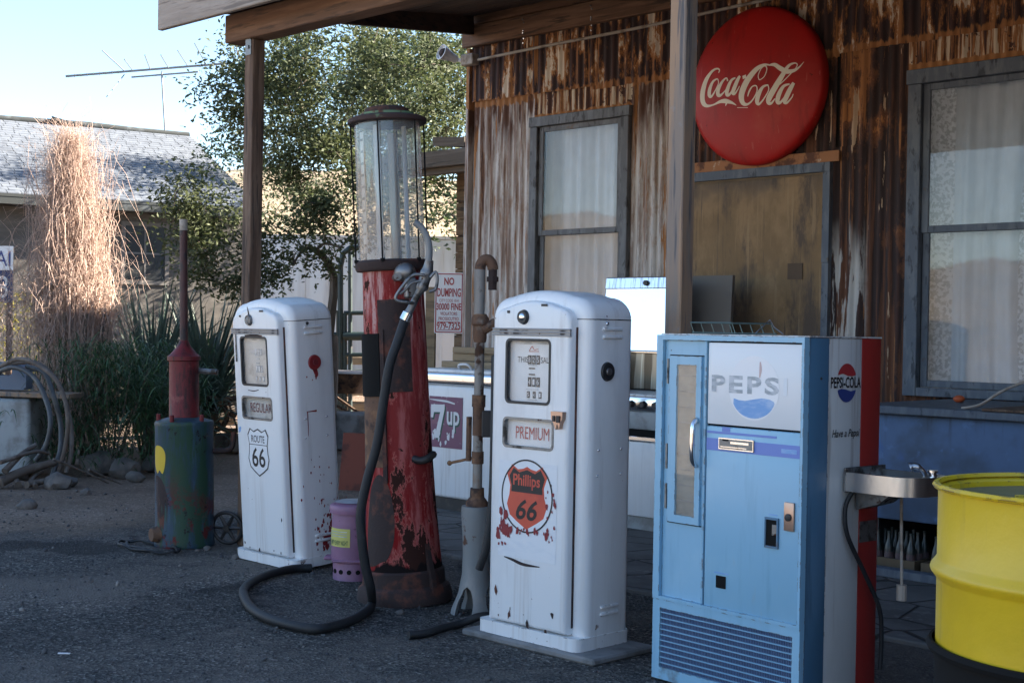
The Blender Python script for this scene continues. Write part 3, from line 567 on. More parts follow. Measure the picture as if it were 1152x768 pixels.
def sheet(x0,x1,z0,z1,yo,m,lean=0,dent=.0):
    nx = max(4,int((x1-x0)/PITCH*8)); nz = 5; bm = B(); rows = []
    ph = random.random()
    for s in (0,1):
        g_ = []
        for i in range(nx+1):
            x = x0+(x1-x0)*i/nx; c_ = []
            for j in range(nz+1):
                z = z0+(z1-z0)*j/nz
                if j in (0,nz) : z += .004*math.sin(x*9+ph*7)
                y = WY+.02-yo + .0115*math.cos(2*math.pi*x/PITCH) + lean*(z-z1) + dent*math.sin(x*5.1+z*3.3+ph*6) + s*.0018
                c_.append(bm.verts.new(S((x+lean*.5*(z-z0),y,z))))
            g_.append(c_)
        rows.append(g_)
    a,b = rows
    for i in range(nx):
        for j in range(nz):
            bm.faces.new((a[i][j],a[i+1][j],a[i+1][j+1],a[i][j+1])); bm.faces.new((b[i][j],b[i][j+1],b[i+1][j+1],b[i+1][j]))
        bm.faces.new((a[i][0],b[i][0],b[i+1][0],a[i+1][0])); bm.faces.new((a[i][nz],a[i+1][nz],b[i+1][nz],b[i][nz]))
    for j in range(nz):
        bm.faces.new((a[0][j],a[0][j+1],b[0][j+1],b[0][j])); bm.faces.new((a[nx][j],b[nx][j],b[nx][j+1],a[nx][j+1]))
    return fin(bm,'corrugated_sheet',m,store,smooth=50)
P_,U_,D_,X_ = M['corr_pale'],M['corr_upper'],M['corr_drip'],M['corr_deep']
# upper course
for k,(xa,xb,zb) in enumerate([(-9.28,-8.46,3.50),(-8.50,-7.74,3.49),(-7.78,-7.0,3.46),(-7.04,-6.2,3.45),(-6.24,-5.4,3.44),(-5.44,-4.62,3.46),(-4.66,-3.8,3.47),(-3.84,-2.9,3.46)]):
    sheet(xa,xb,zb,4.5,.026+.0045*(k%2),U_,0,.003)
# lower courses
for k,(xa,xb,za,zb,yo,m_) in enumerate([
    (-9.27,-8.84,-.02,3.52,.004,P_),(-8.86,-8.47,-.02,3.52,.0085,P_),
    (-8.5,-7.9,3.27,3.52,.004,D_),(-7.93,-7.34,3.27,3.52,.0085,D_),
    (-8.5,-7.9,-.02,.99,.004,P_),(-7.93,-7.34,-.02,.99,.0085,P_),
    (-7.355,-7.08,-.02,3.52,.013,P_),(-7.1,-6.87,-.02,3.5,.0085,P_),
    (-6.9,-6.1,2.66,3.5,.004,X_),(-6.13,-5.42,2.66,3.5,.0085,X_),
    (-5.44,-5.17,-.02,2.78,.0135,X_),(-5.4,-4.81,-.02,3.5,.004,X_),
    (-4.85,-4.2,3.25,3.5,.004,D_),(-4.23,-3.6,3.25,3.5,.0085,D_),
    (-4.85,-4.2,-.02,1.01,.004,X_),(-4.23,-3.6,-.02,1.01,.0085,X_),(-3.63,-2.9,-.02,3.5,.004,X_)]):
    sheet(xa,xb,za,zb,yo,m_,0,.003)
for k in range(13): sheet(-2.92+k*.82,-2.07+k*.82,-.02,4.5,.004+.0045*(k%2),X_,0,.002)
# cover strip above the boarded doorway, orange with rust
bm = B(); sbox(bm,(-6.85,WY-.045,2.672),(-5.36,WY-.025,2.75)); fin(bm,'flashing_strip',mat('rusty_flashing',(.36,.16,.07),.85,0,[dict(c=(.12,.05,.03),s=7,lo=.5,hi=.6),dict(c=CREAM,s=6,lo=.6,hi=.66)],coords='world'),store)
# corner trim at the left end
bm = B(); sbox(bm,(-9.325,WY-.03,0),(-9.285,WY+.12,4.0)); fin(bm,'corner_strip',P_,store)
# timber above the iron
bm = B(); sbox(bm,(-9.34,WY-.085,4.0),(8,WY-.03,4.19),.006); fin(bm,'ledger_board',M['beam'],store)
bm = B(); sbox(bm,(-9.30,WY-.07,4.2),(8,WY-.03,4.48),.006); fin(bm,'ledger_board',M['beam'],store)
for k,x in enumerate((-8.55,-7.75,-6.9)):
    bm = B()
    for z in (3.94,3.98,4.03,4.05,4.12,4.15): bmesh.ops.create_icosphere(bm,subdivisions=1,radius=.011,matrix=Matrix.Translation(S((x+(z*7%1)*.02,WY-.088,z))))
    fin(bm,'nail_heads',M['chrome'],store)
# unseen wing, added out of view to darken the right-hand sides of things
bm = B(); sbox(bm,(3.16,1.2,0),(3.28,WY-.12,4.3)); sbox(bm,(3.282,1.2,0),(8,1.32,4.3)); sbox(bm,(7.9,1.322,0),(8,WY-.12,4.3)); fin(bm,'unseen_shade_wall',M['corr_deep'],store)
bm = B(); sbox(bm,(3.1,1.1,4.302),(8.1,WY-.12,4.4)); fin(bm,'unseen_shade_roof',M['rustdark'],store)
# windows
def wave_curtain(x0,x1,z0,z1,y,amp,folds,m,parent,seed,swag=0):
    rnd = random.Random(seed); nx,nz = 90,14; V=[];F=[]
    ph = [rnd.random()*6 for _ in range(5)]
    for j in range(nz+1):
        for i in range(nx+1):
            u = i/nx; v = j/nz; x = x0+(x1-x0)*u; z = z0+(z1-z0)*v
            a = amp*(.5+.5*(1-v*.4))
            yy = y+a*(math.sin(u*folds*6.28+ph[0]+.6*math.sin(v*2+ph[1]))*.6+math.sin(u*folds*11.3+ph[2])*.3+math.sin(u*folds*3.1+ph[3])*.5)
            if swag: x = x0+(x1-x0)*u*(1-swag*math.sin(math.pi*(1-v)*.8)*.5)
            V.append(S((x,yy,z)))
    for j in range(nz):
        for i in range(nx): F.append((j*(nx+1)+i,j*(nx+1)+i+1,(j+1)*(nx+1)+i+1,(j+1)*(nx+1)+i))
    return npmesh('curtain',V,F,m,parent,True)
def window(W, m, rail, label, casing=.085, cm=None, sashw=.05):
    x0,x1,z0,z1 = W; bm = B(); yf = WY-.045
    sbox(bm,(x0,yf,z0),(x0+casing,yf+.06,z1-casing-.002),.004); sbox(bm,(x1-casing,yf,z0),(x1,yf+.06,z1-casing-.002),.004)
    sbox(bm,(x0-.012,yf-.006,z1-casing),(x1+.012,yf+.06,z1),.004); sbox(bm,(x0+casing+.001,yf+.002,z0),(x1-casing-.001,yf+.06,z0+.06),.004)
    fr = fin(bm,'window',m,store); fr['label'] = label
    a0,a1 = x0+casing+.004, x1-casing-.004
    for (zb,zt,yo) in ((rail-.022,z1-casing-.004,.03),(z0+.063,rail+.022,.055)):
        bm = B(); y = yf+yo
        sbox(bm,(a0,y,zb),(a0+sashw,y+.022,zt),.003); sbox(bm,(a1-sashw,y,zb),(a1,y+.022,zt),.003)
        sbox(bm,(a0+sashw+.0005,y+.001,zb),(a1-sashw-.0005,y+.021,zb+sashw*.95),.003); sbox(bm,(a0+sashw+.0005,y+.001,zt-sashw*.9),(a1-sashw-.0005,y+.021,zt),.003)
        fin(bm,'sash',m,fr)
        bm = B(); sbox(bm,(a0+sashw*.5,y+.009,zb+.02),(a1-sashw*.5,y+.013,zt-.02)); fin(bm,'pane',M['glass'],fr)
    return fr
w1 = window(LW,M['frame'],2.26,'weathered grey window frame with plain white curtains')
wave_curtain(-8.46,-7.37,.95,3.22,WY+.13,.03,6,M['curtain'],w1,3)
w2 = window(RW,M['frameblue'],2.15,'large slate blue window frame with lace curtains',.1)
wave_curtain(-4.8,-3.64,.95,3.2,WY+.17,.03,4,M['lace'],w2,8)
wave_curtain(-4.55,-3.64,.95,3.2,WY+.13,.025,5,M['curtain'],w2,21,.35)
# boarded doorway
bm = B(); sbox(bm,(DR[0]+.06,WY-.02,0),(DR[1]-.06,WY+.03,DR[3]-.07)); door = fin(bm,'door',M['plywood'],store); door['label'] = 'doorway boarded over with brown stained plywood'
bm = B(); sbox(bm,(DR[0],WY-.05,DR[3]-.068),(DR[1],WY+.03,DR[3])); sbox(bm,(DR[0],WY-.048,0),(DR[0]+.058,WY+.03,DR[3]-.07)); sbox(bm,(DR[1]-.058,WY-.048,1.94),(DR[1],WY+.03,DR[3]-.07)); sbox(bm,(DR[1]-.055,WY-.046,0),(DR[1],WY+.03,1.937)); fin(bm,'door_frame',M['frameblue'],door)
bm = B(); sbox(bm,(DR[0]+.06,WY-.03,DR[3]-.085),(DR[1]-.06,WY-.018,DR[3]-.071)); fin(bm,'door_stop',M['crate'],door)
bm = B(); sbox(bm,(-5.79,WY-.026,1.82),(-5.66,WY-.018,1.94)); fin(bm,'patch',M['plypatch'],door)
bm = B(); sbox(bm,(-6.8,WY-.024,0),(-5.5,WY-.0185,1.58)); fin(bm,'lower_board',M['plywood'],door)

# ================================================================ porch canopy
PY = 5.08
porch = thing('porch_canopy','timber porch canopy with square posts and grey fascia in front of the store','canopy',(-3,PY,0))
def PL(v): return (v[0]+3, v[1]-PY, v[2])
def pbox(bm,a,b,bev=.004): return box2(bm,PL(a),PL(b),bev)
for i,x in enumerate((-7.38,-3.945,-.3,2.95)):
    bm = B(); pbox(bm,(x-.046,PY-.046,0),(x+.046,PY+.046,3.22),.005); o = fin(bm,'post',M['greywood'] if i else M['wood'],porch)
    bm = B(); pbox(bm,(x-.03,PY-.052,3.12),(x+.03,PY-.047,3.30),0); cyl(bm,PL((x,PY-.06,3.17)),PL((x,PY-.05,3.17)),.012,seg=8); fin(bm,'strap',M['steel'],o)
bm = B(); pbox(bm,(-7.62,PY-.07,3.222),(3.1,PY+.07,3.40),.006); fin(bm,'header_beam',M['beam'],porch)
bm = B(); pbox(bm,(-8.06,PY-.30,3.33),(3.1,PY-.26,3.66),.005); fin(bm,'fascia_board',M['fascia'],porch)
bm = B(); pbox(bm,(-8.06,PY-.296,3.665),(3.1,PY-.26,3.85),.005); fin(bm,'fascia_board',M['fascia'],porch)
z_at = lambda y: 3.41+(y-PY)*(.66/3.62)
sl = math.atan(.66/3.62)
for x in (-7.0,-5.75,-4.5,-3.25,-2.0,-.75,.5,1.75,3):       # rafters
    bm = B(); ya,yb = PY-.25, WY-.09; L_ = (yb-ya)/math.cos(sl)
    box(bm,PL((x,(ya+yb)/2,z_at((ya+yb)/2)+.09)),(.045,L_,.16),(sl,0,0),.004); fin(bm,'rafter',M['beamdark'],porch)
A,Bv = Vector((-8.03,PY-.25,3.56)), Vector((-9.2,WY-.09,4.19)); d = Bv-A                # skewed rake beam at the open end
bm = B(); hz = Vector((d.x,d.y,0)); box(bm,PL((A+Bv)/2),(.05,d.length,.17),(math.atan2(d.z,hz.length),0,math.atan2(-d.x,d.y)),.004); fin(bm,'rake_beam',M['beamdark'],porch)
N_ = 25
for k in range(N_):                                                            # roof boards
    ya = PY-.33+k*(WY-.05-PY+.33)/N_; yb = ya+(WY-.05-PY+.33)/N_-.012; y = (ya+yb)/2; xl = -8.1-(y-4.83)*.30
    bm = B(); box(bm,PL(((xl+3.1)/2,y,z_at(y)+.215+random.uniform(-.002,.002))),(3.1-xl,(yb-ya)/math.cos(sl),.025),(sl,0,0)); fin(bm,'roof_board',M['deck'],porch)
bm = B(); y = (PY-.35+WY)/2; box(bm,PL((-2.45,y,z_at(y)+.24)),(11.1,(WY-PY+.3)/math.cos(sl),.008),(sl,0,0)); fin(bm,'roof_sheet',M['rustdark'],porch)

# conduit, junction box, flood light, wire
bm = B(); tube(bm,catmull([(-9.1,WY-.1,3.86),(-8.3,WY-.1,3.875),(-7.2,WY-.1,3.885),(-6,WY-.1,3.92),(-4.5,WY-.1,3.95),(0,WY-.1,3.97)],5),.013,8)
o = fin(bm,'electrical_conduit',M['conduit']); tag(o,'thin grey conduit running along the top of the rusty wall','conduit')
fl = thing('flood_light','small security flood light with a white box at the store corner','light',(-9.2,WY-.11,3.87))
bm = B(); box(bm,(0,0,0),(.16,.09,.1),None,.008); fin(bm,'junction_box',M['conduit'],fl)
bm = B(); cyl(bm,(-.08,0,0),(-.16,-.03,.02),.018,seg=10); fin(bm,'knuckle',M['panelwhite'],fl)
bm = B(); lathe(bm,[(0,0),(.035,0),(.042,.06),(.07,.16),(.075,.17),(.068,.172),(.06,.15),(0,.14)],20); o = fin(bm,'lamp_shade',M['panelwhite'],fl,(-.15,-.03,.02),(R(55),R(-60),R(20)))
bm = B(); lathe(bm,[(0,.145),(.05,.145),(.03,.175),(0,.18)],16); fin(bm,'bulb',M['rustdark'],fl,(-.15,-.03,.02),(R(55),R(-60),R(20)))

# ================================================================ round red sign
sg = thing('round_sign','big domed red button sign with white script lettering above the doorway','sign',(-6.055,WY-.05,3.28))
RS = .597
def dome(r): return -.05-.085*math.cos(min(1,r/RS)*math.pi/2)**.55 if r < RS else -.05
prof = [(RS*q, 0) for q in ()]
bm = B(); rows = []; NQ = 22
for k in range(NQ+1):
    q = RS*(k/NQ)**.8; yv = dome(q)
    rows.append([bm.verts.new((0,yv,0))] if k == 0 else [bm.verts.new((q*math.cos(a),yv,q*math.sin(a))) for a in [2*math.pi*i/72 for i in range(72)]])
rows.append([bm.verts.new(((RS-.004)*math.cos(2*math.pi*i/72),.02,(RS-.004)*math.sin(2*math.pi*i/72))) for i in range(72)])
for A_,B_ in zip(rows,rows[1:]):
    for i in range(72):
        if len(A_) == 1: bm.faces.new((A_[0],B_[i],B_[(i+1)%72]))
        else: bm.faces.new((A_[i],B_[i],B_[(i+1)%72],A_[(i+1)%72]))
fin(bm,'disc',M['cokered'],sg,smooth=60)
def ck(x,y,w_):                           # lettering sheet coordinates -> sign plane
    return (-.53+x*(1.05/1109), .375-y*(.61/768)-(x/1109)*.14, w_*.00093)
strokes = [
 [(247,275,9),(256,246,12),(225,234,15),(170,265,26),(115,340,44),(82,430,55),(72,510,56),(86,568,46),(130,596,24),(200,583,14),(270,552,26),(330,545,36),(395,560,20),(437,582,4)],
 [(345,550,22),(334,572,16),(328,592,4)],
 [(238,330,9),(190,360,24),(157,430,38),(152,488,38),(176,503,22),(215,450,13),(250,375,10),(240,332,9)],[(246,395,8),(275,398,8)],
 [(347,352,16),(332,324,11),(292,358,24),(252,430,38),(247,480,38),(272,492,24),(312,458,11),(342,420,9)],
 [(425,320,11),(382,350,26),(347,430,38),(342,478,36),(367,482,22),(402,430,13),(436,362,11)],
 [(470,302,20),(448,340,34),(415,420,40),(402,462,36),(422,472,20),(452,430,10),(468,398,7)],
 [(496,318,28),(530,304,28)],
 [(652,332,8),(645,292,8),(672,226,9),(706,204,9),(722,235,9),(702,300,8),(664,334,8),(650,328,8)],
 [(740,192,10),(690,196,24),(622,240,42),(545,340,55),(502,430,58),(487,500,54),(502,556,38),(542,570,20),(592,530,13),(634,450,11),(630,395,10),(592,400,11),(562,448,16),(548,495,8)],
 [(736,196,10),(790,190,28),(840,222,36),(900,250,36),(960,238,26),(1002,205,13),(1038,155,3)],
 [(976,212,8),(985,182,8),(960,170,11),(910,200,26),(860,290,42),(800,400,50),(748,500,50),(742,543,36),(766,550,20),(800,505,9)],
 [(800,408,8),(860,352,8),(930,272,8),(976,212,8)],
 [(738,380,9),(690,402,24),(652,470,40),(637,538,38),(656,562,20),(700,510,12),(742,430,10),(736,382,9)],
 [(925,365,11),(872,390,26),(832,470,40),(822,532,36),(847,538,22),(886,482,13),(926,408,10)],
 [(960,352,26),(935,400,38),(900,480,42),(884,528,36),(903,538,18),(942,490,10),(956,455,7)],
 [(445,604,5),(550,600,5)]]
bm = B(); surf = lambda x,z: dome(math.hypot(x,z))-.003
for s_ in strokes: ribbon(bm,[ck(*p) for p in s_],'F',0,7,surf)
fin(bm,'lettering',M['offwhite'],sg,smooth=0)

# ================================================================ gas pumps
def boolcut(o, cutters):
    for c in cutters:
        m = o.modifiers.new('b','BOOLEAN'); m.operation = 'DIFFERENCE'; m.object = c; m.solver = 'EXACT'
    dg = bpy.context.evaluated_depsgraph_get(); me = bpy.data.meshes.new_from_object(o.evaluated_get(dg))
    o.modifiers.clear(); old = o.data; o.data = me; bpy.data.meshes.remove(old)
    for c in cutters: bpy.data.objects.remove(c)
    me.shade_smooth(); me.set_sharp_from_angle(angle=R(32))
def prism_b(bm, poly, o0, o1, bev, skipz, seg=4, rear=True):
    a = [bm.verts.new((p[0],o0,p[1])) for p in poly]; b = [bm.verts.new((p[0],o1,p[1])) for p in poly]
    n = len(poly); f0 = bm.faces.new(a); f1 = bm.faces.new(b[::-1])
    for k in range(n): bm.faces.new((a[k],b[k],b[(k+1)%n],a[(k+1)%n]))
    bm.normal_update()
    es = [e for f in ((f0,f1) if rear else (f0,)) for e in f.edges if not all(abs(v.co.z-skipz) < 1e-4 for v in e.verts)]
    bmesh.ops.bevel(bm, geom=es, offset=bev, segments=seg, affect='EDGES', profile=.5)
def arch(hw, zb, zt, r, dome, n=8):
    o = [(-hw,zb),(hw,zb)]
    for k in range(n+1):
        t = R(90*k/n); o.append((hw-r+r*math.cos(t), zt-r*.9+r*.9*math.sin(t)))
    for k in range(1,8):
        x = (hw-r)*(1-k/4); o.append((x, zt+dome*(1-(x/(hw-r))**2)))
    for k in range(n+1):
        t = R(90+90*k/n); o.append((-hw+r+r*math.cos(t), zt-r*.9+r*.9*math.sin(t)))
    return o
def gas_pump(label, loc, rot, wm, grade, gm, knob_bare=False):
    t = thing('gas_pump',label,'gas pump',loc,rot)
    bm = B(); prism_b(bm,arch(.305,.03,1.525,.11,.028),-.128,.175,.045,-9,5); fin(bm,'cabinet',wm,t,smooth=40)
    bm = B(); ring(bm,rrect(-.3062,.3062,-.1292,.1762,.046,6),rrect(-.29,.29,-.115,.16,.046,6),'U',1.4235,1.428); fin(bm,'cap_seam',M['steel'],t,smooth=0)
    bm = B(); prism(bm,rrect(-.309,.309,-.180,.180,.04,5),'U',0,.056); fin(bm,'base',wm,t)
    bm = B(); prism_b(bm,arch(.235,.062,1.475,.075,.03),-.176,-.126,.02,-9,4,False); door = fin(bm,'door',wm,t)
    cs = []
    for (a,b,c,d,r) in ((-.15,.12,1.05,1.333,.022),(-.16,.145,.852,.982,.02)):
        bm = B(); prism(bm,rrect(a,b,c,d,r,5),'F',-.25,-.15); cs.append(fin(bm,'c',wm,smooth=0))
        cs[-1].parent = t
    bpy.context.view_layer.update(); boolcut(door, cs)
    for (a,b,c,d,r,nm) in ((-.15,.12,1.05,1.333,.022,'dial_window'),(-.16,.145,.852,.982,.02,'grade_window')):
        bm = B(); ring(bm,rrect(a-.004,b+.004,c-.004,d+.004,r+.004,5),rrect(a+.007,b-.007,c+.007,d-.007,r*.8,5),'F',-.1785,-.158); wnd = fin(bm,nm,M['black'] if nm=='dial_window' else M['steel'],t,smooth=0)
        bm = B(); plate(bm,rrect(a+.001,b-.001,c+.001,d-.001,r,5),'F',-.1505); fin(bm,'face',M['dial'] if not knob_bare else M['dirty_dial'],wnd,smooth=0)
        bm = B(); prism(bm,rrect(a+.01,b-.01,c+.01,d-.01,r*.7,5),'F',-.168,-.165); fin(bm,'glass',M['dialglass'],wnd,smooth=0)
        if nm == 'dial_window':
            ink = M['blackink'] if not knob_bare else M['greyink']
            text('THIS',wnd,ink,'F',(-.068,1.243),.066,.026,-.1535); text('SALE',wnd,ink,'F',(.074,1.243),.062,.026,-.1535)
            for (x0,z0,wd,hh,nn) in ((-.027,1.243,.02,.04,3),(-.025,1.145,.02,.042,3),(-.032,1.088,.016,.03,3)):
                for k in range(nn):
                    bm = B(); box(bm,(x0+k*(wd+.006+(.014 if z0<1.1 else 0)),-.1525,z0),(wd,.002,hh)); o = fin(bm,'counter_wheel',M['blackink'] if not knob_bare else M['greyink'],wnd,smooth=0)
                    text('825416703'[k+int(z0*10)%4],wnd,M['whiteink'],'F',(x0+k*(wd+.006+(.014 if z0<1.1 else 0)),z0),wd*.6,hh*.6,-.1545)
            for z0 in (1.205,1.178):
                bm = B(); box(bm,(-.012,-.1525,z0),(.036,.002,.006)); fin(bm,'mark',ink,wnd,smooth=0)
            for (z0,w0) in ((1.219,.05),(1.112,.07),(1.066,.06)):
                bm = B(); box(bm,(-.01,-.1525,z0),(w0,.002,.003)); fin(bm,'mark',M['greyink'],wnd,smooth=0)
            if not knob_bare:
                bm = B(); ribbon(bm,[(-.03,1.283,.003),(-.012,1.302,.004),(.0,1.288,.003),(.026,1.292,.003)],'F',-.1535); ribbon(bm,[(-.032,1.28,.003),(.03,1.281,.003)],'F',-.1537); fin(bm,'maker_mark',M['redink'],wnd,smooth=0)
            bm = B(); box(bm,(-.015,-.1525,1.318),(.2,.002,.012)); fin(bm,'mark',M['greyink'],wnd,smooth=0)
        else: text(grade,wnd,gm,'F',(-.002,.917),.205 if grade=='PREMIUM' else .215,.055,-.1535,0)
    for z0 in (1.352,1.366,1.380):                                        # pin-stripe trim round the head
        bm = B(); box(bm,(0,-.176,z0),(.478,.012,.006),None,.002); fin(bm,'trim_band',M['trim'],t)
    bm = B(); box(bm,(0,-.175,1.366),(.474,.008,.034)); fin(bm,'trim_backing',M['steel'],t)
    bm = B(); bmesh.ops.create_cone(bm,cap_ends=True,segments=28,radius1=.034,radius2=.028,depth=.016,matrix=Matrix.Translation((-.045,-.183,1.432)) @ Matrix.Rotation(R(90),4,'X')); kn = fin(bm,'light_socket',M['black'] if not knob_bare else M['steel'],t)
    bm = B(); bmesh.ops.create_uvsphere(bm,u_segments=16,v_segments=10,radius=.019,matrix=Matrix.Translation((-.045,-.187,1.432)) @ Matrix.Diagonal((1,.5,1,1))); fin(bm,'bulb',M['chrome'] if not knob_bare else M['pipe'],kn)
    bm = B(); box(bm,(-.14,-.177,1.455),(.016,.004,.012)); box(bm,(.08,-.177,1.485),(.035,.004,.01)); fin(bm,'paint_chip',M['black'],t)
    # side: louvres, gauge, screws
    for (z0) in (1.385,1.35,.175,.145):
        bm = B(); box(bm,(.307,.02 if z0>1 else .03,z0),(.014,.13 if z0>1 else .12,.017),None,.0065,3); fin(bm,'louvre',wm,t)
    for (y0,z0) in ((-.06,.86),(.09,.86),(-.065,.75),(.09,.75)):
        bm = B(); bmesh.ops.create_uvsphere(bm,u_segments=8,v_segments=6,radius=.006,matrix=Matrix.Translation((.306,y0,z0))); fin(bm,'screw',M['chrome'],t)
    bm = B(); bmesh.ops.create_uvsphere(bm,u_segments=10,v_segments=6,radius=.01,matrix=Matrix.Translation((.307,-.02,1.408))); fin(bm,'lock',M['chrome'] if not knob_bare else M['black'],t)
    # dark gap between door and cabinet
    bm = B(); box(bm,(.237,-.1325,.74),(.003,.012,1.3)); box(bm,(-.237,-.1325,.74),(.003,.012,1.3)); fin(bm,'door_gasket',M['rustdark'],t)
    return t
def sidedisc(t, y0, z0, r, m, name='side_plate', inner=None):
    bm = B(); bmesh.ops.create_cone(bm,cap_ends=True,segments=32,radius1=r,radius2=r*.9,depth=.012,matrix=Matrix.Translation((.309,y0,z0)) @ Matrix.Rotation(R(90),4,'Y')); o = fin(bm,name,m,t)
    if inner:
        bm = B(); bmesh.ops.create_cone(bm,cap_ends=True,segments=20,radius1=r*.4,radius2=r*.35,depth=.008,matrix=Matrix.Translation((.318,y0,z0)) @ Matrix.Rotation(R(90),4,'Y')); fin(bm,'hub',inner,o)
    return o
def chips(bm, pts, plane, off, rnd, smin, smax):
    for i_,(x,z) in enumerate(pts):
        off -= 1.5e-5; r = smin+(smax-smin)*rnd.random()**2; n = rnd.randint(5,8); a0 = rnd.random()*6
        plate(bm,[(x+r*rnd.uniform(.5,1.2)*math.cos(a0+6.283*k/n), z+r*1.9*rnd.uniform(.4,1.2)*math.sin(a0+6.283*k/n)) for k in range(n)],plane,off)
shield66 = [(-.5,.36),(-.38,.5),(-.2,.44),(0,.5),(.2,.44),(.38,.5),(.5,.36),(.44,.16),(.46,-.02),(.5,-.16),(.42,-.34),(.22,-.44),(0,-.53),(-.22,-.44),(-.42,-.34),(-.5,-.16),(-.46,-.02),(-.44,.16)]
def scl(poly, c, sx, sz): return [(c[0]+x*sx, c[1]+z*sz) for x,z in poly]
rnd = random.Random(5)
# --- premium pump
p2 = gas_pump('white gas pump marked PREMIUM with an orange shield decal on its door',(-4.222,4.56,.03),(0,0,0),M['white'],'PREMIUM',M['redink'])
sidedisc(p2,-.01,1.2,.043,M['black'],'side_dial',M['steel'])
bm = B(); plate(bm,rrect(-.18,.175,.36,.79,.004,1),'F',-.1772); fin(bm,'sticker',M['paper'],p2,smooth=0)
cz = .64; bm = B(); ring(bm,ell(-.005,cz,.157,.163,56),ell(-.005,cz,.150,.156,56),'F',-.1795,-.178); em = fin(bm,'emblem',M['blackink'],p2,smooth=0)
bm = B(); plate(bm,ell(-.005,cz,.1505,.1565,56),'F',-.1784); fin(bm,'emblem_ground',M['paper'],em,smooth=0)
sh2 = [(-.40,.52),(-.24,.44),(-.1,.46),(0,.5),(.1,.46),(.24,.44),(.40,.52),(.52,.34),(.44,.16),(.46,.0),(.52,-.16),(.44,-.34),(.26,-.44),(0,-.56),(-.26,-.44),(-.44,-.34),(-.52,-.16),(-.46,0),(-.44,.16),(-.52,.34)]
bm = B(); plate(bm,scl(sh2,(-.005,cz),.235,.262),'F',-.1788); fin(bm,'shield',M['orangered'],em,smooth=0)
bm = B(); plate(bm,[(-.005+x*.235*.93,cz+z*.262*.93) for x,z in [(-.38,.5),(-.22,.42),(0,.48),(.22,.42),(.38,.5),(.5,.34),(.43,.17),(.44,.06),(-.44,.06),(-.43,.17),(-.5,.34)]],'F',-.1792); fin(bm,'shield_top',M['blackink'],em,smooth=0)
text('Phillips',em,M['orangered'],'F',(-.007,cz+.062),.165,.066,-.1797,.02)
text('66',em,M['blackink'],'F',(-.004,cz-.06),.13,.092,-.1797,.02,.25)
bm = B()
chips(bm,[(rnd.gauss(-.15,.025),rnd.gauss(.485,.03)) for _ in range(26)],'F',-.1798,rnd,.006,.02)
chips(bm,[(rnd.uniform(-.12,.13),.485+rnd.gauss(0,.012)) for _ in range(16)],'F',-.1798,rnd,.004,.012)
chips(bm,[(rnd.gauss(.145,.015),rnd.uniform(.44,.68)) for _ in range(16)],'F',-.1798,rnd,.004,.011)
fin(bm,'peeled_decal',M['redpeel'],p2,smooth=0)['kind'] = 'stuff'
bm = B(); ribbon(bm,[(-.14,.357,.004),(-.09,.350,.012),(-.02,.337,.014),(.08,.338,.004)],'F',-.1778); chips(bm,[(-.1,.115),(-.105,.1),(-.097,.13),(-.17,.09),(.01,.075),(.015,.065),(.12,.06),(.16,.14),(.14,.7),(-.19,.2)],'F',-.1778,rnd,.004,.013); fin(bm,'rust_scar',M['rustdark'],p2,smooth=0)['kind'] = 'stuff'
hd = B(); prism(hd,[(-.035,.02),(.035,.02),(.032,-.012),(.02,-.03),(.016,-.055),(.004,-.03),(-.006,-.058),(-.018,-.03),(-.032,-.012)],'F',-.2,-.176); o = fin(hd,'door_handle',M['brass'],p2,(.185,0,1.005)); bm = B(); box(bm,(.012,-.203,-.012),(.018,.006,.03)); box(bm,(-.014,-.203,-.01),(.012,.006,.025)); fin(bm,'handle_slot',M['black'],o)
# --- regular pump (leans forward)
p1 = gas_pump('white gas pump marked REGULAR with a black ROUTE 66 shield, leaning forward',(-6.70,4.92,.02),(R(4.3),0,R(-1)),M['white_chipped'],'REGULAR',M['maroonink'],True)
sidedisc(p1,.02,1.18,.045,M['redpeel'],'side_plate',M['maroonink'])
bm = B(); ribbon(bm,[(.015,1.15,.03),(.03,1.11,.025),(.02,1.095,.01)],'R',.3075); chips(bm,[(.0,1.08),(.025,1.09),(-.04,1.1)],'R',.3075,rnd,.004,.009)
chips(bm,[(rnd.gauss(.08,.05),abs(rnd.gauss(.05,.11))+.09) for _ in range(120)],'R',.3072,rnd,.003,.013); chips(bm,[(rnd.gauss(-.0,.05),rnd.uniform(.35,.62)) for _ in range(16)],'R',.3073,rnd,.003,.008); ribbon(bm,[(-.05,.9,.004),(-.02,.9,.006),(.02,.9,.012)],'R',.3074)
ribbon(bm,[(-.045,.9,.006),(-.044,.82,.005),(-.046,.76,.003)],'R',.3074); fin(bm,'peeled_paint',M['redpeel'],p1,smooth=0)['kind'] = 'stuff'
c66 = (-.012,.66); bm = B(); plate(bm,scl(shield66,c66,.215,.275),'F',-.1772); s66 = fin(bm,'route_shield',M['blackink'],p1,smooth=0)
bm = B(); plate(bm,scl(shield66,c66,.200,.258),'F',-.1776); fin(bm,'shield_ground',M['paper'],s66,smooth=0)
bm = B(); plate(bm,rrect(-.105,.083,.7,.704,.001,1),'F',-.178); fin(bm,'shield_line',M['blackink'],s66,smooth=0)
text('ROUTE',s66,M['blackink'],'F',(-.012,.736),.135,.042,-.1782,.008); text('66',s66,M['blackink'],'F',(-.012,.628),.135,.115,-.1782,.012)
bm = B(); box(bm,(-.195,-.179,1.27),(.012,.006,.17),None,.002); fin(bm,'broken_trim',M['steel'],p1)
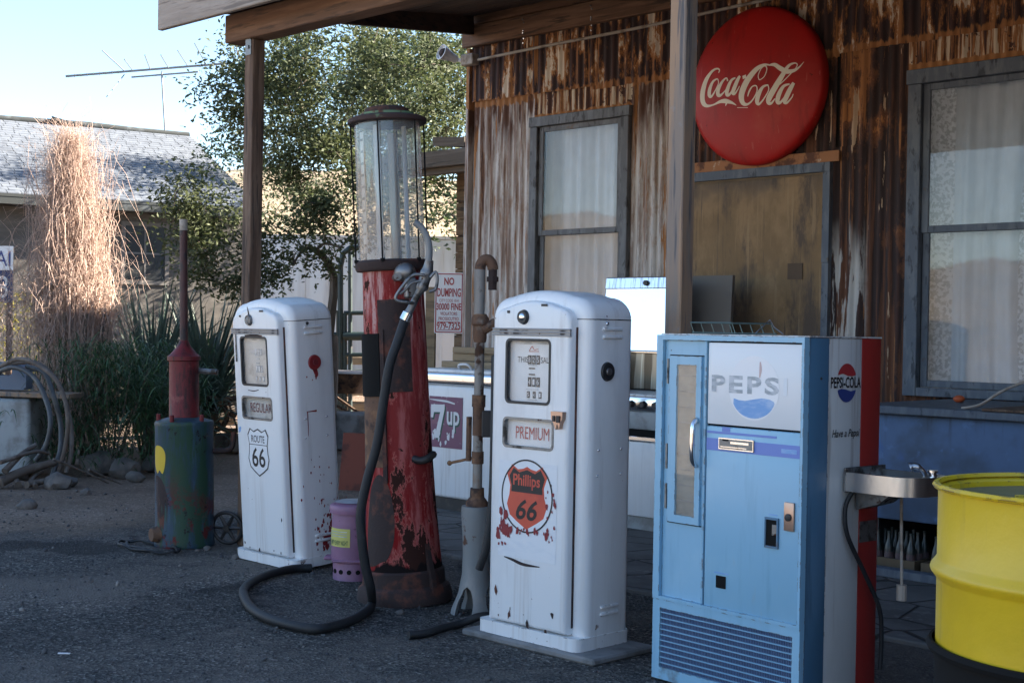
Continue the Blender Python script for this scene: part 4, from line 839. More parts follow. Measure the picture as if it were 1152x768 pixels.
bm = B(); ribbon(bm,[(-.06,1.51,.006),(-.05,1.475,.012),(-.045,1.44,.016)],'F',-.1774); ribbon(bm,[(-.1,1.34,.01),(0,1.342,.016),(.08,1.341,.006)],'F',-.1774); ribbon(bm,[(-.09,1.02,.004),(-.03,1.018,.006),(.02,1.026,.004)],'F',-.1774); chips(bm,[(.19,.28),(-.2,.1),(.1,.09),(-.05,.075),(.17,.085),(-.15,.08)],'F',-.1774,rnd,.004,.01); fin(bm,'rust_scar',M['rustdark'],p1,smooth=0)['kind'] = 'stuff'
bm = B(); chips(bm,[(-.19,.79),(-.2,.78),(-.205,.77)],'F',-.1774,rnd,.006,.014); fin(bm,'paint_fleck',M['fadedblue'],p1,smooth=0)
bm = B(); ribbon(bm,[(-.135,1.07,.001),(-.12,1.3,.05),(-.05,1.325,.02)],'F',-.1515); fin(bm,'dust_smear',M['dirty_dial'],p1,smooth=0)
# slab under the premium pump
bm = B(); box2(bm,(-4.60,4.35,0),(-3.79,4.76,.03),.008); o = fin(bm,'concrete_pad',M['concrete']); tag(o,'thin concrete pad under the premium pump','pad')

# ================================================================ visible red pump with glass cylinder
vp = thing('visible_gas_pump','tall weathered red gas pump with a glass cylinder on top','gas pump',(-5.40,4.70,0),(R(2.2),R(-2.2),0))
bm = B(); lathe(bm,[(0,0),(.246,0),(.248,.03),(.235,.075),(.215,.09),(.212,.16),(.20,.17)],48); fin(bm,'base',M['rustdark'],vp)
RBP = [(.201,.165),(.193,.28),(.180,.5),(.170,.8),(.165,1.03),(.161,1.4),(.156,1.70)]
bm = B(); lathe(bm,RBP,48); body = fin(bm,'body',M['vred'],vp,smooth=50)
vx = Vector((.703,-.711,0)) * -1                                  # towards +view-left face
def polar(a, r, z): return (r*math.cos(R(a)), r*math.sin(R(a)), z)
def curved(a0, a1, z0, z1, rf, mm, name, n=10, parent=vp, thick=.008):
    bm = B(); f,b = [],[]
    for i in range(n+1):
        a = a0+(a1-a0)*i/n
        f.append([bm.verts.new(polar(a,rf(z)+thick,z)) for z in (z0,z1)]); b.append([bm.verts.new(polar(a,rf(z)-.002,z)) for z in (z0,z1)])
    for i in range(n):
        bm.faces.new((f[i][0],f[i+1][0],f[i+1][1],f[i][1])); bm.faces.new((f[i][1],f[i+1][1],b[i+1][1],b[i][1])); bm.faces.new((f[i][0],b[i][0],b[i+1][0],f[i+1][0]))
    bm.faces.new((f[0][0],f[0][1],b[0][1],b[0][0])); bm.faces.new((f[n][0],b[n][0],b[n][1],f[n][1]))
    return fin(bm,name,mm,parent,smooth=50)
rb = lambda z: float(np.interp(z,[p[1] for p in RBP],[p[0] for p in RBP]))
# view direction azimuth of the camera from the pump is about -41 deg
curved(-131,-70,1.06,1.38,lambda z: rb(z)+.004,M['matte_black'],'opening',8)
curved(-134,-68,.70,1.06,rb,M['rust'],'lower_plate',10,thick=.005)
curved(-68,-61,.62,1.4,rb,M['rustdark'],'hinge_strip',2,thick=.012)
curved(-72,-12,1.08,1.55,lambda z: rb(z),M['rustdark'],'back_plate',10,thick=.004)
bm = B()                                                          # bare rusty patch low on the body
cpt = [(a+26,z) for a,z in [(-122,.60),(-108,.66),(-95,.65),(-84,.58),(-78,.45),(-80,.33),(-90,.24),(-102,.22),(-114,.20),(-128,.21),(-134,.35),(-130,.5)]]
cc = catmull([(a,z,0) for a,z in cpt],5,True); ctr = bm.verts.new(polar(-79,rb(.42)+.0025,.42)); pv = [bm.verts.new(polar(a,rb(z)+.0022,z)) for a,z,_ in cc]; mid = [bm.verts.new(polar(-79+(a+79)*.5,rb(.42+(z-.42)*.5)+.003,.42+(z-.42)*.5)) for a,z,_ in cc]
for k in range(len(cc)):
    j = (k+1)%len(cc); bm.faces.new((pv[k],pv[j],mid[j],mid[k])); bm.faces.new((mid[k],mid[j],ctr))
fin(bm,'bare_patch',M['rustdark'],vp,smooth=60)
bm = B(); lathe(bm,[(.15,1.695),(.185,1.70),(.192,1.712),(.192,1.745),(.18,1.755),(0,1.757)],48); fin(bm,'lower_flange',M['rustdark'],vp)
bm = B(); lathe(bm,[(.170,1.757),(.172,2.1),(.170,2.46),(.165,2.46),(.167,2.1),(.165,1.757)],56); fin(bm,'glass_cylinder',M['tubeglass'],vp,smooth=50)
bm = B(); lathe(bm,[(0,2.458),(.198,2.458),(.204,2.464),(.204,2.482),(.185,2.492),(.15,2.498)],48); cap = fin(bm,'top_cap',mat('green_rust_cap',(.05,.026,.022),.8,0,[dict(c=(.035,.022,.02),s=9,lo=.5,hi=.6),dict(c=(.10,.16,.09),s=7,lo=.55,hi=.6)],bump=.3),vp)
bm = B(); lathe(bm,[(.14,2.496),(.14,2.511),(.11,2.515)],40); fin(bm,'green_ring',mat('pale_green_paint',(.13,.22,.12),.7,0,[dict(c=RUST,s=14,lo=.5,hi=.6)]),vp)
bm = B(); lathe(bm,[(.115,2.512),(.115,2.535),(.09,2.545),(0,2.548)],40); fin(bm,'lid',M['rustdark'],vp)
for a in (5,65,125,185,245,305):
    bm = B(); cyl(bm,polar(a,.192,1.74),polar(a,.196,2.47),.0042,seg=8); bmesh.ops.create_cone(bm,cap_ends=True,segments=6,radius1=.012,radius2=.012,depth=.015,matrix=Matrix.Translation(polar(a,.19,1.752))); fin(bm,'tie_rod',M['matte_black'],vp)
for (a,r,rr,z1) in ((-95,.07,.017,2.45),(-20,.06,.024,2.40),(70,.09,.012,2.45)):
    bm = B(); cyl(bm,polar(a,r,1.757),polar(a,r,z1),rr,seg=12); fin(bm,'inner_pipe',mat('tan_inner_pipe',(.34,.29,.22),.6) if rr>.02 else M['dial'],vp)
bm = B(); box(bm,(-.03,-.148,2.1),(.045,.004,.62),(0,0,R(-18))); sc_ = fin(bm,'gallon_scale',M['dirty_dial'],vp)
for k in range(10):
    bm = B(); box(bm,(-.03,-.151,1.83+k*.06),(.03,.004,.012),(0,0,R(-18))); fin(bm,'gallon_mark',M['steel'],sc_)
# hose ring bracket and base bracket on the right
bm = B(); tube(bm,[( .155+.052*math.cos(R(a)), .02+.06*math.sin(R(a)), .74+.012*math.sin(R(2*a))) for a in range(0,360,15)],.02,8,True); fin(bm,'hose_ring',M['black'],vp,smooth=60)
bm = B(); prism(bm,[(.17,.05),(.24,.05),(.24,.1),(.18,.35),(.15,.4)],'F',-.015,.015); fin(bm,'brace',M['rustdark'],vp)
# nozzle hook and valve on the right of the head
bm = B(); cyl(bm,polar(-35,.13,1.66),polar(-35,.27,1.66),.02,seg=10); bmesh.ops.create_uvsphere(bm,u_segments=16,v_segments=10,radius=.062,matrix=Matrix.Translation(polar(-25,.23,1.68)) @ Matrix.Diagonal((1,.8,.8,1))); box(bm,polar(-22,.27,1.60),(.06,.06,.1),(0,0,R(-30)),.008); fin(bm,'valve',M['steel'],vp)
# nozzle + hose: one thing
hz_ = thing('fuel_hose','long black fuel hose with grey nozzle looping from the red pump to the ground','hose',(-5.26,4.40,0))
def hl(p): return Vector(p)-Vector((-5.26,4.40,0))
gpts = [(-5.50,4.40,.026),(-5.34,4.20,.026),(-5.2,4.02,.026),(-5.12,3.90,.026),(-5.28,3.80,.026),(-5.60,3.87,.026),(-5.93,4.08,.026),(-6.10,4.28,.026),(-6.17,4.48,.026),(-6.25,4.62,.026),(-6.12,4.70,.026)]
def dpt(px,py,t): return at(px,py,t)
hang = [dpt(456,358,6.80),dpt(447,385,6.78),dpt(438,412,6.77),dpt(431,455,6.77),dpt(424,500,6.77),dpt(413,540,6.77),dpt(406,575,6.77),dpt(407,605,6.77),dpt(411,636,6.78),dpt(417,662,6.80)]
def gq(px,py):
    d = at(px,py,1)-Vector((0,0,CAM_H)); q = Vector((0,0,CAM_H))+d*((.026-CAM_H)/d.z); return tuple(q)
gnd = [gq(418,679),gq(411,688),gq(396,697),gq(378,703),gq(352,707),(-5.30,3.81,.026),(-5.58,3.88,.026),(-5.92,4.06,.026),(-6.12,4.22,.026),(-6.29,4.45,.026),(-6.37,4.68,.026),(-6.33,4.8,.026)]
bm = B(); tube(bm,[hl(p) for p in catmull([tuple(q) for q in hang]+gnd,8)],.0235,12); fin(bm,'hose',M['rubber'],hz_,smooth=60)
nz = [dpt(456,358,6.80),dpt(462,347,6.80),dpt(470,331,6.80),dpt(477,320,6.79)]
bm = B(); tube(bm,[hl(p) for p in nz],[.022,.019,.017,.028],12); fin(bm,'nozzle_pipe',M['steel'],hz_,smooth=60)
bm = B(); tube(bm,[hl(dpt(455,360,6.8)),hl(dpt(459,352,6.8))],.027,14); fin(bm,'ferrule',M['chrome'],hz_)
bm = B(); tube(bm,[hl(p) for p in catmull([tuple(dpt(*q)) for q in ((474,326,6.79),(478,314,6.79),(481,304,6.79),(483,293,6.78))],4)],[.026,.03,.03,.028,.028,.03,.034,.034,.03,.026,.024,.022,.022],12); fin(bm,'nozzle_body',M['steel'],hz_,smooth=60)
bm = B(); tube(bm,[hl(p) for p in catmull([tuple(dpt(*q)) for q in ((482,296,6.78),(483,280,6.78),(480,266,6.78),(474,256,6.78),(466,250,6.78))],4)],.017,10); fin(bm,'spout',M['greycast'],hz_,smooth=60)
bm = B(); tube(bm,[hl(p) for p in catmull([tuple(dpt(*q)) for q in ((478,310,6.75),(466,309,6.75),(456,318,6.75),(446,332,6.75),(447,338,6.75),(458,340,6.75),(465,341,6.77))],4)],.008,8); fin(bm,'trigger_guard',M['steel'],hz_,smooth=60)
bm = B(); tube(bm,[hl(p) for p in catmull([tuple(dpt(*q)) for q in ((476,316,6.77),(464,318,6.77),(456,326,6.77),(450,331,6.77))],4)],.007,8); fin(bm,'trigger',M['steel'],hz_,smooth=60)
bm = B(); tube(bm,[hl(p) for p in catmull([tuple(dpt(*q)) for q in ((484,312,6.75),(490,306,6.75),(492,314,6.75),(490,325,6.75),(483,328,6.75))],4)],.008,8); fin(bm,'hang_loop',M['steel'],hz_,smooth=60)

# ================================================================ air and water standpipe
st = thing('air_standpipe','rusty gooseneck air standpipe on a grey cast foot beside the premium pump','standpipe',(-4.91,4.735,0))
bm = B(); lathe(bm,[(.0,.53),(.075,.53),(.078,.50),(.07,.40),(.066,.3),(.068,.2),(.085,.1),(.118,.02),(.122,0),(.10,0),(.07,.12),(0,.16)],36)
foot = fin(bm,'cast_foot',M['greycast'],st,smooth=50); cs = []
for a in (-75,15,105,195):
    bm = B(); prism(bm,[(-.05,-.02),(.05,-.02),(.045,.06),(.02,.125),(0,.14),(-.02,.125),(-.045,.06)],'F',-.25,0); c = fin(bm,'c',M['dark'],smooth=0); c.parent = st; c.rotation_euler = (0,0,R(a+90)); cs.append(c)
bpy.context.view_layer.update(); boolcut(foot,cs)
bm = B(); lathe(bm,[(.0,.525),(.055,.525),(.055,.55),(.045,.565),(.036,.575),(.034,.62),(0,.62)],24); fin(bm,'collar',M['rust'],st)
bm = B(); cyl(bm,(0,0,.6),(0,0,1.36),.024,seg=16); fin(bm,'lower_pipe',M['pipe'],st)
for (za,zb,rr) in ((1.021,1.08,.034),(.88,1.02,.029),(.74,.80,.03)):
    bm = B(); cyl(bm,(0,0,za),(0,0,zb),rr,seg=14); fin(bm,'coupling',M['rust'],st)
bm = B(); box(bm,(.055,.005,.94),(.05,.05,.13),(0,0,R(45)),.005); fin(bm,'valve_box',M['black'],st)
bm = B(); tube(bm,[(-.045,-.02,.97),(-.045,-.02,.75)],.014,8); tube(bm,[(-.03,-.01,.765),(-.14,-.06,.735)],.007,8); bmesh.ops.create_icosphere(bm,subdivisions=2,radius=.013,matrix=Matrix.Translation((-.14,-.06,.735))); fin(bm,'lever',M['rust'],st)
bm = B(); lathe(bm,[(0,1.34),(.03,1.34),(.034,1.36),(.034,1.42),(.044,1.43),(.044,1.46),(.03,1.48),(0,1.48)],14); cyl(bm,(.02,.0,1.40),(.06,.05,1.44),.026,seg=10); fin(bm,'union',M['rust'],st)
bm = B(); cyl(bm,(-.004,-.004,1.46),(-.004,-.004,1.70),.0265,seg=16); fin(bm,'upper_pipe',M['pipe'],st)
bm = B(); tube(bm,[(-.004+.032*(1-math.cos(R(a)))*.72-.0, -.004+.032*(1-math.cos(R(a)))*.69, 1.70+.05*math.sin(R(a))) for a in range(0,190,15)],.027,14); fin(bm,'gooseneck',M['rust'],st,smooth=60)
bm = B(); cyl(bm,(.042,.04,1.70),(.042,.04,1.60),.022,seg=12); cyl(bm,(.042,.04,1.665),(.042,.04,1.64),.029,seg=8); fin(bm,'outlet',M['rustdark'],st)
ah = B(); tube(ah,catmull([tuple(at(*q)) for q in ((557,400,6.55),(556,480,6.5),(554,555,6.48),(548,610,6.48),(539,640,6.5))],6),.019,10); o = fin(ah,'water_hose',M['rubber'],smooth=60); tag(o,'short black hose hanging between the standpipe and premium pump','hose')
ah = B(); tube(ah,catmull([(-4.62,4.62,.05),(-4.66,4.52,.05),(-4.70,4.44,.022),(-4.69,4.30,.02),(-4.66,4.18,.02),(-4.68,4.10,.02)],6),.019,10); o = fin(ah,'air_hose',M['rubber'],smooth=60); tag(o,'black hose end lying on the gravel in front of the standpipe','hose')
ah = B(); tube(ah,catmull([(-3.80,4.80,.022),(-3.72,4.72,.022),(-3.66,4.78,.022),(-3.6,4.95,.022),(-3.7,5.2,.022)],6),.02,10); o = fin(ah,'ground_hose',M['rubber'],smooth=60); tag(o,'black hose on the ground between premium pump and vending machine','hose')

# ================================================================ oil tank with tall pipe
tk = thing('lubricant_tank','blue and red upright lubricant tank with a tall thin pipe','tank',(-7.63,4.78,0),(R(.8),R(-.8),0))
bm = B(); lathe(bm,[(0,0),(.188,0),(.19,.02),(.184,.04),(.182,.76),(.186,.775),(.18,.79),(.1,.815),(0,.82)],40); tank = fin(bm,'tank_body',M['tankblue'],tk,smooth=45)
def tcurve(a0,a1,z0,z1,pts,mm,name):
    bm = B(); cc = catmull([(a,z,0) for a,z in pts],5,True); c0 = (sum(p[0] for p in pts)/len(pts),sum(p[1] for p in pts)/len(pts)); ctr = bm.verts.new(polar(c0[0],.1835,c0[1])); pv = [bm.verts.new(polar(a,.1832,z)) for a,z,_ in cc]; mid = [bm.verts.new(polar(c0[0]+(a-c0[0])*.5,.1838,c0[1]+(z-c0[1])*.5)) for a,z,_ in cc]
    for k in range(len(cc)):
        j = (k+1)%len(cc); bm.faces.new((pv[k],pv[j],mid[j],mid[k])); bm.faces.new((mid[k],mid[j],ctr))
    fin(bm,name,mm,tk,smooth=60)
tcurve(0,0,0,0,[(a+34,z) for a,z in [(-140,.63),(-118,.64),(-106,.60),(-106,.53),(-112,.47),(-122,.49),(-130,.47),(-142,.53)]],M['yelpatch'],'yellow_patch')
tcurve(0,0,0,0,[(a+34,z) for a,z in [(-140,.44),(-118,.44),(-104,.36),(-100,.25),(-106,.12),(-118,.05),(-126,.14),(-134,.26)]],M['rustdark'],'bare_patch')
for a in (-130,-60,10,120):
    bm = B(); cyl(bm,polar(a,.16,.78),polar(a,.16,.835),.014,seg=8); fin(bm,'lug',M['tankred'],tk)
bm = B(); lathe(bm,[(0,.80),(.102,.80),(.094,.82),(.092,1.17),(.104,1.175),(.104,1.2),(.085,1.215),(.045,1.26),(.026,1.30),(0,1.30)],32); fin(bm,'pump_barrel',M['tankred'],tk)
bm = B(); cyl(bm,(0,0,1.29),(0,0,2.0),.026,.024,12); fin(bm,'tall_pipe',M['darkredpipe'],tk)
bm = B(); cyl(bm,(0,0,2.0),(0,0,2.07),.0255,seg=12); fin(bm,'pipe_tip',M['conduit'],tk)
bm = B(); tube(bm,[(.02,.06,1.11),(.18,.13,1.10)],.018,8); fin(bm,'handle',M['steel'],tk)
bm = B(); tube(bm,catmull([(.13,.13,.60),(.18,.18,.60),(.215,.21,.62),(.225,.22,.68),(.222,.22,.72)],4),.017,8); fin(bm,'spout_hook',M['rustdark'],tk,smooth=60)
bm = B(); bmesh.ops.create_cone(bm,cap_ends=True,segments=20,radius1=.055,radius2=.04,depth=.05,matrix=Matrix.Translation(polar(-98,.2,.085)) @ Matrix.Rotation(R(90),4,'X') @ Matrix.Rotation(R(-8),4,'Y')); fin(bm,'drain_cap',M['rust'],tk)
bm = B(); pts = []
for k in range(40):
    a = k/40*4*math.pi; pts.append((-7.62+.26*math.cos(a)+.03*math.sin(a*1.3),4.52+.10*math.sin(a)+.02*math.cos(a*.7),.012+.006*(k%3)))
tube(bm,catmull(pts,3),.008,6); o = fin(bm,'wire_coil',M['rubber'],smooth=60); tag(o,'thin black cable coiled on the gravel at the foot of the tank','cable')
wh = thing('spoked_wheel','small black iron spoked wheel leaning by the regular pump','wheel',(-7.44,4.97,.115),(R(8),0,R(30)))
bm = B(); tube(bm,[(.1*math.cos(R(a)),0,.1*math.sin(R(a))) for a in range(0,360,12)],.013,8,True); fin(bm,'rim',M['black'],wh,smooth=60)
for a in range(0,360,60):
    bm = B(); tube(bm,[(.015*math.cos(R(a)),0,.015*math.sin(R(a))),(.095*math.cos(R(a)),0,.095*math.sin(R(a)))],[.013,.009],6); fin(bm,'spoke',M['black'],wh)
bm = B(); cyl(bm,(0,-.02,0),(0,.02,0),.022,seg=14); fin(bm,'hub',M['black'],wh)

# ================================================================ purple waste can
pc = thing('waste_can','faded purple oily waste can with a yellow label beside the red pump','can',(-6.04,4.87,0),R(0))
bm = B(); lathe(bm,[(0,0),(.112,0),(.112,.005),(.113,.095),(.108,.10)],36); bs_ = fin(bm,'foot_ring',M['purple'],pc)
for a in (-100,-75,-50,-25,0,-125):
    bm = B(); bmesh.ops.create_cone(bm,cap_ends=True,segments=14,radius1=.013,radius2=.013,depth=.006,matrix=Matrix.Translation(polar(a,.1125,.05)) @ Matrix.Rotation(R(a),4,'Z') @ Matrix.Rotation(R(90),4,'Y')); fin(bm,'vent_hole',M['matte_black'],bs_)
bm = B(); lathe(bm,[(0,.1),(.122,.1),(.124,.11),(.122,.30),(.12,.375),(.128,.38)],36); fin(bm,'can_body',M['purple'],pc)
bm = B(); lathe(bm,[(.134,.37),(.136,.385),(.136,.405),(.13,.415),(.09,.432),(0,.438)],36); lid = fin(bm,'lid',M['purple'],pc)
bm = B(); lathe(bm,[(.108,.430),(.09,.436),(0,.443)],30); fin(bm,'lid_top',mat('dusty_lid',(.33,.34,.38),.4,0,[dict(c=(.2,.14,.2),s=7,lo=.5,hi=.65)]),lid)
bm = B(); box(bm,polar(-137,.135,.115),(.09,.05,.02),(0,0,R(-47)),.006); box(bm,(0,0,.112),(.26,.2,.012),(0,0,R(-47)),.004); fin(bm,'foot_pedal',M['purple'],pc)
curved(-118,-48,.19,.29,lambda z:.1225,M['yellowpaper'],'label_plate',12,pc,.003)
lb = [c for c in pc.children if c.name.startswith('label_plate')][0]
v_,f_ = textdata('EMPTY EVERY NIGHT',.01); bm = B(); vs = [bm.verts.new(polar(-83+p[0]*60,.1262,.212+p[1]*.026)) for p in v_]
for a in f_:
    try: bm.faces.new([vs[i] for i in a])
    except ValueError: pass
fin(bm,'lettering',M['greenink'],lb,smooth=0)
for k in range(3):
    bm = B(); vs = []
    curved(-112,-56,.245+k*.013,.249+k*.013,lambda z:.1225,M['greyink'],'fine_print',8,lb,.0036)

# ================================================================ vending machine
vm = thing('vending_machine','sky blue soda vending machine with grey and red side and faded white logo panel','vending machine',(-3.50,4.37,0),R(-5.2))
VW,VH = .74,1.395
bm = B(); box2(bm,(0,.03,.012),(VW,.148,VH),.004,2); fin(bm,'front_cabinet',M['pepdark'],vm)
bm = B(); box2(bm,(.001,.1485,.012),(VW-.001,.349,VH-.001),.003,2); fin(bm,'middle_cabinet',M['pepgrey'],vm)
bm = B(); box2(bm,(0,.3495,.012),(VW,.47,VH),.004,2); fin(bm,'rear_cabinet',M['pepred'],vm)
bm = B(); box2(bm,(-.002,.028,VH+.0005),(VW+.002,.471,VH+.006)); fin(bm,'top_plate',M['pepgrey'],vm)
bm = B(); ring(bm,[(0,.332),(VW,.332),(VW,VH),(0,VH)],[(.034,.346),(VW-.012,.346),(VW-.012,VH-.02),(.034,VH-.02)],'F',0,.03); fin(bm,'front_frame',M['pepblue'],vm,smooth=0)
bm = B(); box2(bm,(.036,.016,.347),(.252,.0295,VH-.022)); fin(bm,'left_panel',M['pepblue'],vm)
bm = B(); box2(bm,(.254,.004,.347),(.264,.0298,VH-.022),.002); fin(bm,'divider',M['pepblue'],vm)
bm = B(); box2(bm,(.270,.006,.345),(.725,.0292,1.046),.005,2); dr = fin(bm,'service_door',M['pepblue'],vm)
bm = B(); box2(bm,(.2655,.02,.346),(.2698,.0294,VH-.025)); box2(bm,(.2705,.02,1.0465),(.7275,.0294,1.053)); box2(bm,(.2705,.02,1.3692),(.7275,.0294,1.3745)); fin(bm,'seam',M['matte_black'],vm)
bm = B(); box2(bm,(.2715,.008,1.0535),(.7265,.0291,1.3688),.003,2); lp = fin(bm,'logo_panel',M['panelwhite'],vm)
bm = B(); plate(bm,ell(.5,1.2,.122,.122,48),'F',.0072); fin(bm,'logo_circle',mat('pale_disc',(.83,.83,.84),.3),lp,smooth=0)
for ch,x,m_ in (('P',.325,M['greyink']),('E',.413,M['greyink']),('P',.503,M['greyink']),('S',.587,M['greyink'])):
    text(ch,lp,m_,'F',(x,1.211),.068,.066,.0066,.035)
text('I',lp,M['paper'],'F',(.65,1.211),.018,.066,.0066,.03)
bm = B(); sm = [(.403,1.158),(.43,1.152),(.46,1.151),(.5,1.158),(.54,1.164),(.575,1.162),(.597,1.154)]; arc = [(.5+.105*math.cos(R(a)),1.168+.082*math.sin(R(a))) for a in range(-15,-168,-9)]; plate(bm,sm+arc,'F',.0066); fin(bm,'logo_wave',M['fadedblue'],lp,smooth=0)
bm = B(); ribbon(bm,[(.53,1.30,.006),(.532,1.27,.012),(.528,1.24,.005)],'F',.0065); fin(bm,'logo_trace',mat('faded_red_trace',(.62,.45,.42),.5),lp,smooth=0)
# glass door of the bottle chute
bm = B(); ring(bm,[(.068,.65),(.238,.65),(.238,1.312),(.068,1.312)],[(.108,.68),(.212,.68),(.212,1.278),(.108,1.278)],'F',.004,.0158); gd = fin(bm,'bottle_door',M['pepblue'],vm,smooth=0)
bm = B(); box2(bm,(.063,.012,.645),(.2425,.0157,.6495)); box2(bm,(.063,.012,1.3125),(.2425,.0157,1.3165)); fin(bm,'door_gap',M['matte_black'],gd)
bm = B(); box2(bm,(.1085,.0142,.6805),(.2115,.0157,1.2775)); fin(bm,'chute',mat('tan_chute',(.40,.34,.26),.5,0,[dict(c=(.3,.25,.19),s=6,lo=.45,hi=.65,st=(1,1,2))]),gd)
for k in range(9):
    bm = B(); box2(bm,(.109,.0105,.735+k*.062),(.211,.0135,.741+k*.062)); fin(bm,'chute_bar',M['conduit'],gd)
bm = B(); box2(bm,(.1085,.006,.6805),(.2115,.008,1.2775)); fin(bm,'glass',M['doorglass'],gd)
bm = B(); tube(bm,catmull([(.224,.002,.885),(.224,-.02,.905),(.224,-.026,.975),(.224,-.02,1.045),(.224,.002,1.065)],5),.011,10); fin(bm,'door_handle',M['chrome'],gd,smooth=60)
for z0 in (.70,.86,1.2):
    bm = B(); box2(bm,(.052,.006,z0),(.06,.0158,z0+.1)); fin(bm,'hinge',M['steel'],gd)
# service door fittings
bm = B(); box2(bm,(.272,.0045,.952),(.7235,.0058,.999)); fin(bm,'stripe',M['stripeblue'],dr)
bm = B(); box2(bm,(.272,.0045,1.018),(.615,.0058,1.027)); box2(bm,(.35,.0043,1.028),(.39,.0056,1.045)); fin(bm,'stripe',M['stripeblue'],dr)
bm = B(); box2(bm,(.64,.0035,.967),(.71,.0044,.983)); fin(bm,'faded_print',M['fadedblue'],dr)
bm = B(); box2(bm,(.337,-.002,.958),(.512,.0042,1.006),.002); npl = fin(bm,'name_plate',M['chrome'],dr)
bm = B(); box2(bm,(.343,-.0035,.964),(.506,-.0021,1.0)); fin(bm,'plate_face',M['steel'],npl)
bm = B(); box2(bm,(.40,-.0046,.984),(.49,-.0036,.992)); box2(bm,(.35,-.0046,.969),(.48,-.0036,.972)); fin(bm,'plate_print',M['chrome'],npl)
bm = B(); box2(bm,(.36,-.0046,.993),(.39,-.0036,.999)); fin(bm,'coin_slot',M['matte_black'],npl)
bm = B(); box2(bm,(.575,.001,.615),(.632,.0058,.722)); cr = fin(bm,'coin_return',M['matte_black'],dr)
bm = B(); ring(bm,[(.572,.612),(.635,.612),(.635,.725),(.572,.725)],[(.578,.62),(.629,.62),(.629,.717),(.578,.717)],'F',-.003,.0057); fin(bm,'cup_rim',M['pepdark'],cr)
bm = B(); box2(bm,(.606,-.001,.66),(.628,.0009,.70),.0008); fin(bm,'flap',M['steel'],cr)
bm = B(); box2(bm,(.662,-.004,.685),(.708,.0058,.79),.003,2); lk = fin(bm,'lock_plate',M['brass'],dr)
bm = B(); lathe(bm,[(.014,0),(.014,.006),(.008,.008),(0,.008)],20); fin(bm,'lock',M['black'],lk,(.685,-.004,.735),(R(90),0,0))
bm = B(); box2(bm,(.335,.002,.425),(.382,.0058,.472)); fin(bm,'reject_slot',M['matte_black'],dr)
bm = B(); box2(bm,(.325,.0045,.480),(.395,.0058,.485)); box2(bm,(.585,.0045,.733),(.625,.0058,.737)); fin(bm,'faded_print',M['fadedblue'],dr)
# grille
M['grille'] = mat('grille_blue',(.22,.42,.58),.4); M['grillemesh'] = mat('grille_lilac',(.12,.19,.33),.5)
bm = B(); ring(bm,[(0,.012),(VW,.012),(VW,.3315),(0,.3315)],[(.04,.06),(.705,.06),(.705,.298),(.04,.298)],'F',.004,.0298); gr = fin(bm,'lower_panel',M['pepblue'],vm,smooth=0)
bm = B(); box2(bm,(.0405,.022,.0605),(.7045,.0297,.2975)); fin(bm,'grille_back',mat('dark_grille',(.05,.075,.15),.7),gr)
for k in range(10):
    bm = B(); z0 = .078+k*.0225; box2(bm,(.0405,.006,z0-.0022),(.7045,.012,z0+.0022)); fin(bm,'grille_bar',M['grille'],gr)
bm = B()
for k in range(84):
    x = .0445+k*.0079; box2(bm,(x-.0013,.0125,.0606),(x+.0013,.016,.2974))
fin(bm,'grille_mesh',M['grillemesh'],gr)
# side graphics
bm = B(); plate(bm,[(.255+.058*math.cos(R(a)),1.238+.062*math.sin(R(a))) for a in range(18,163,9)]+[(.2,1.257),(.23,1.262),(.262,1.254),(.29,1.252),(.308,1.256)],'R',VW-.0005+.0015); so = fin(bm,'side_logo',mat('logo_red',(.36,.03,.035),.5),vm,smooth=0)
bm = B(); plate(bm,[(.255+.058*math.cos(R(a)),1.215+.06*math.sin(R(a))) for a in range(-160,-15,9)]+[(.31,1.2),(.28,1.196),(.25,1.203),(.22,1.206),(.2,1.2)],'R',VW+.001); fin(bm,'side_logo_wave',M['blueink'],so,smooth=0)
text('PEPSI-COLA',so,M['blackink'],'R',(.25,1.229),.185,.042,VW+.0012,.022)
text('Have a Pepsi',vm,M['blackink'],'R',(.255,1.035),.17,.038,VW+.0012,.012,.3)
bm = B(); bmesh.ops.create_icosphere(bm,subdivisions=1,radius=.006,matrix=Matrix.Translation((VW,.10,1.245))); fin(bm,'bolt',M['black'],vm)
bm = B(); box2(bm,(VW+.0005,.352,.62),(VW+.003,.46,.70)); fin(bm,'data_plate',M['steel'],vm)
# wire bottle carrier on top
wr = thing('wire_bottle_rack','small bent wire bottle rack lying on top of the vending machine','rack',(-3.42,4.62,1.402),R(-5.2))
bm = B()
for k in range(5):
    x = k*.055; tube(bm,[(x,-.1,.004),(x-.02,-.1,.045),(x+.03,.08,.045),(x+.05,.08,.004)],.0025,5)
tube(bm,[(-.02,-.1,.045),(.2,-.1,.045)],.003,5); tube(bm,[(.03,.08,.045),(.25,.08,.045)],.003,5); tube(bm,[(-.01,-.1,.004),(.23,-.1,.004)],.003,5); tube(bm,[(.03,.08,.004),(.28,.08,.004)],.003,5)
fin(bm,'wires',mat('green_coated_wire',(.12,.17,.15),.4,.4),wr)
bm = B(); tube(bm,[(.22,.02,.004),(.27,.05,.06),(.30,.04,.03),(.33,.06,.004)],.0025,5); fin(bm,'loose_wire',M['steel'],wr)

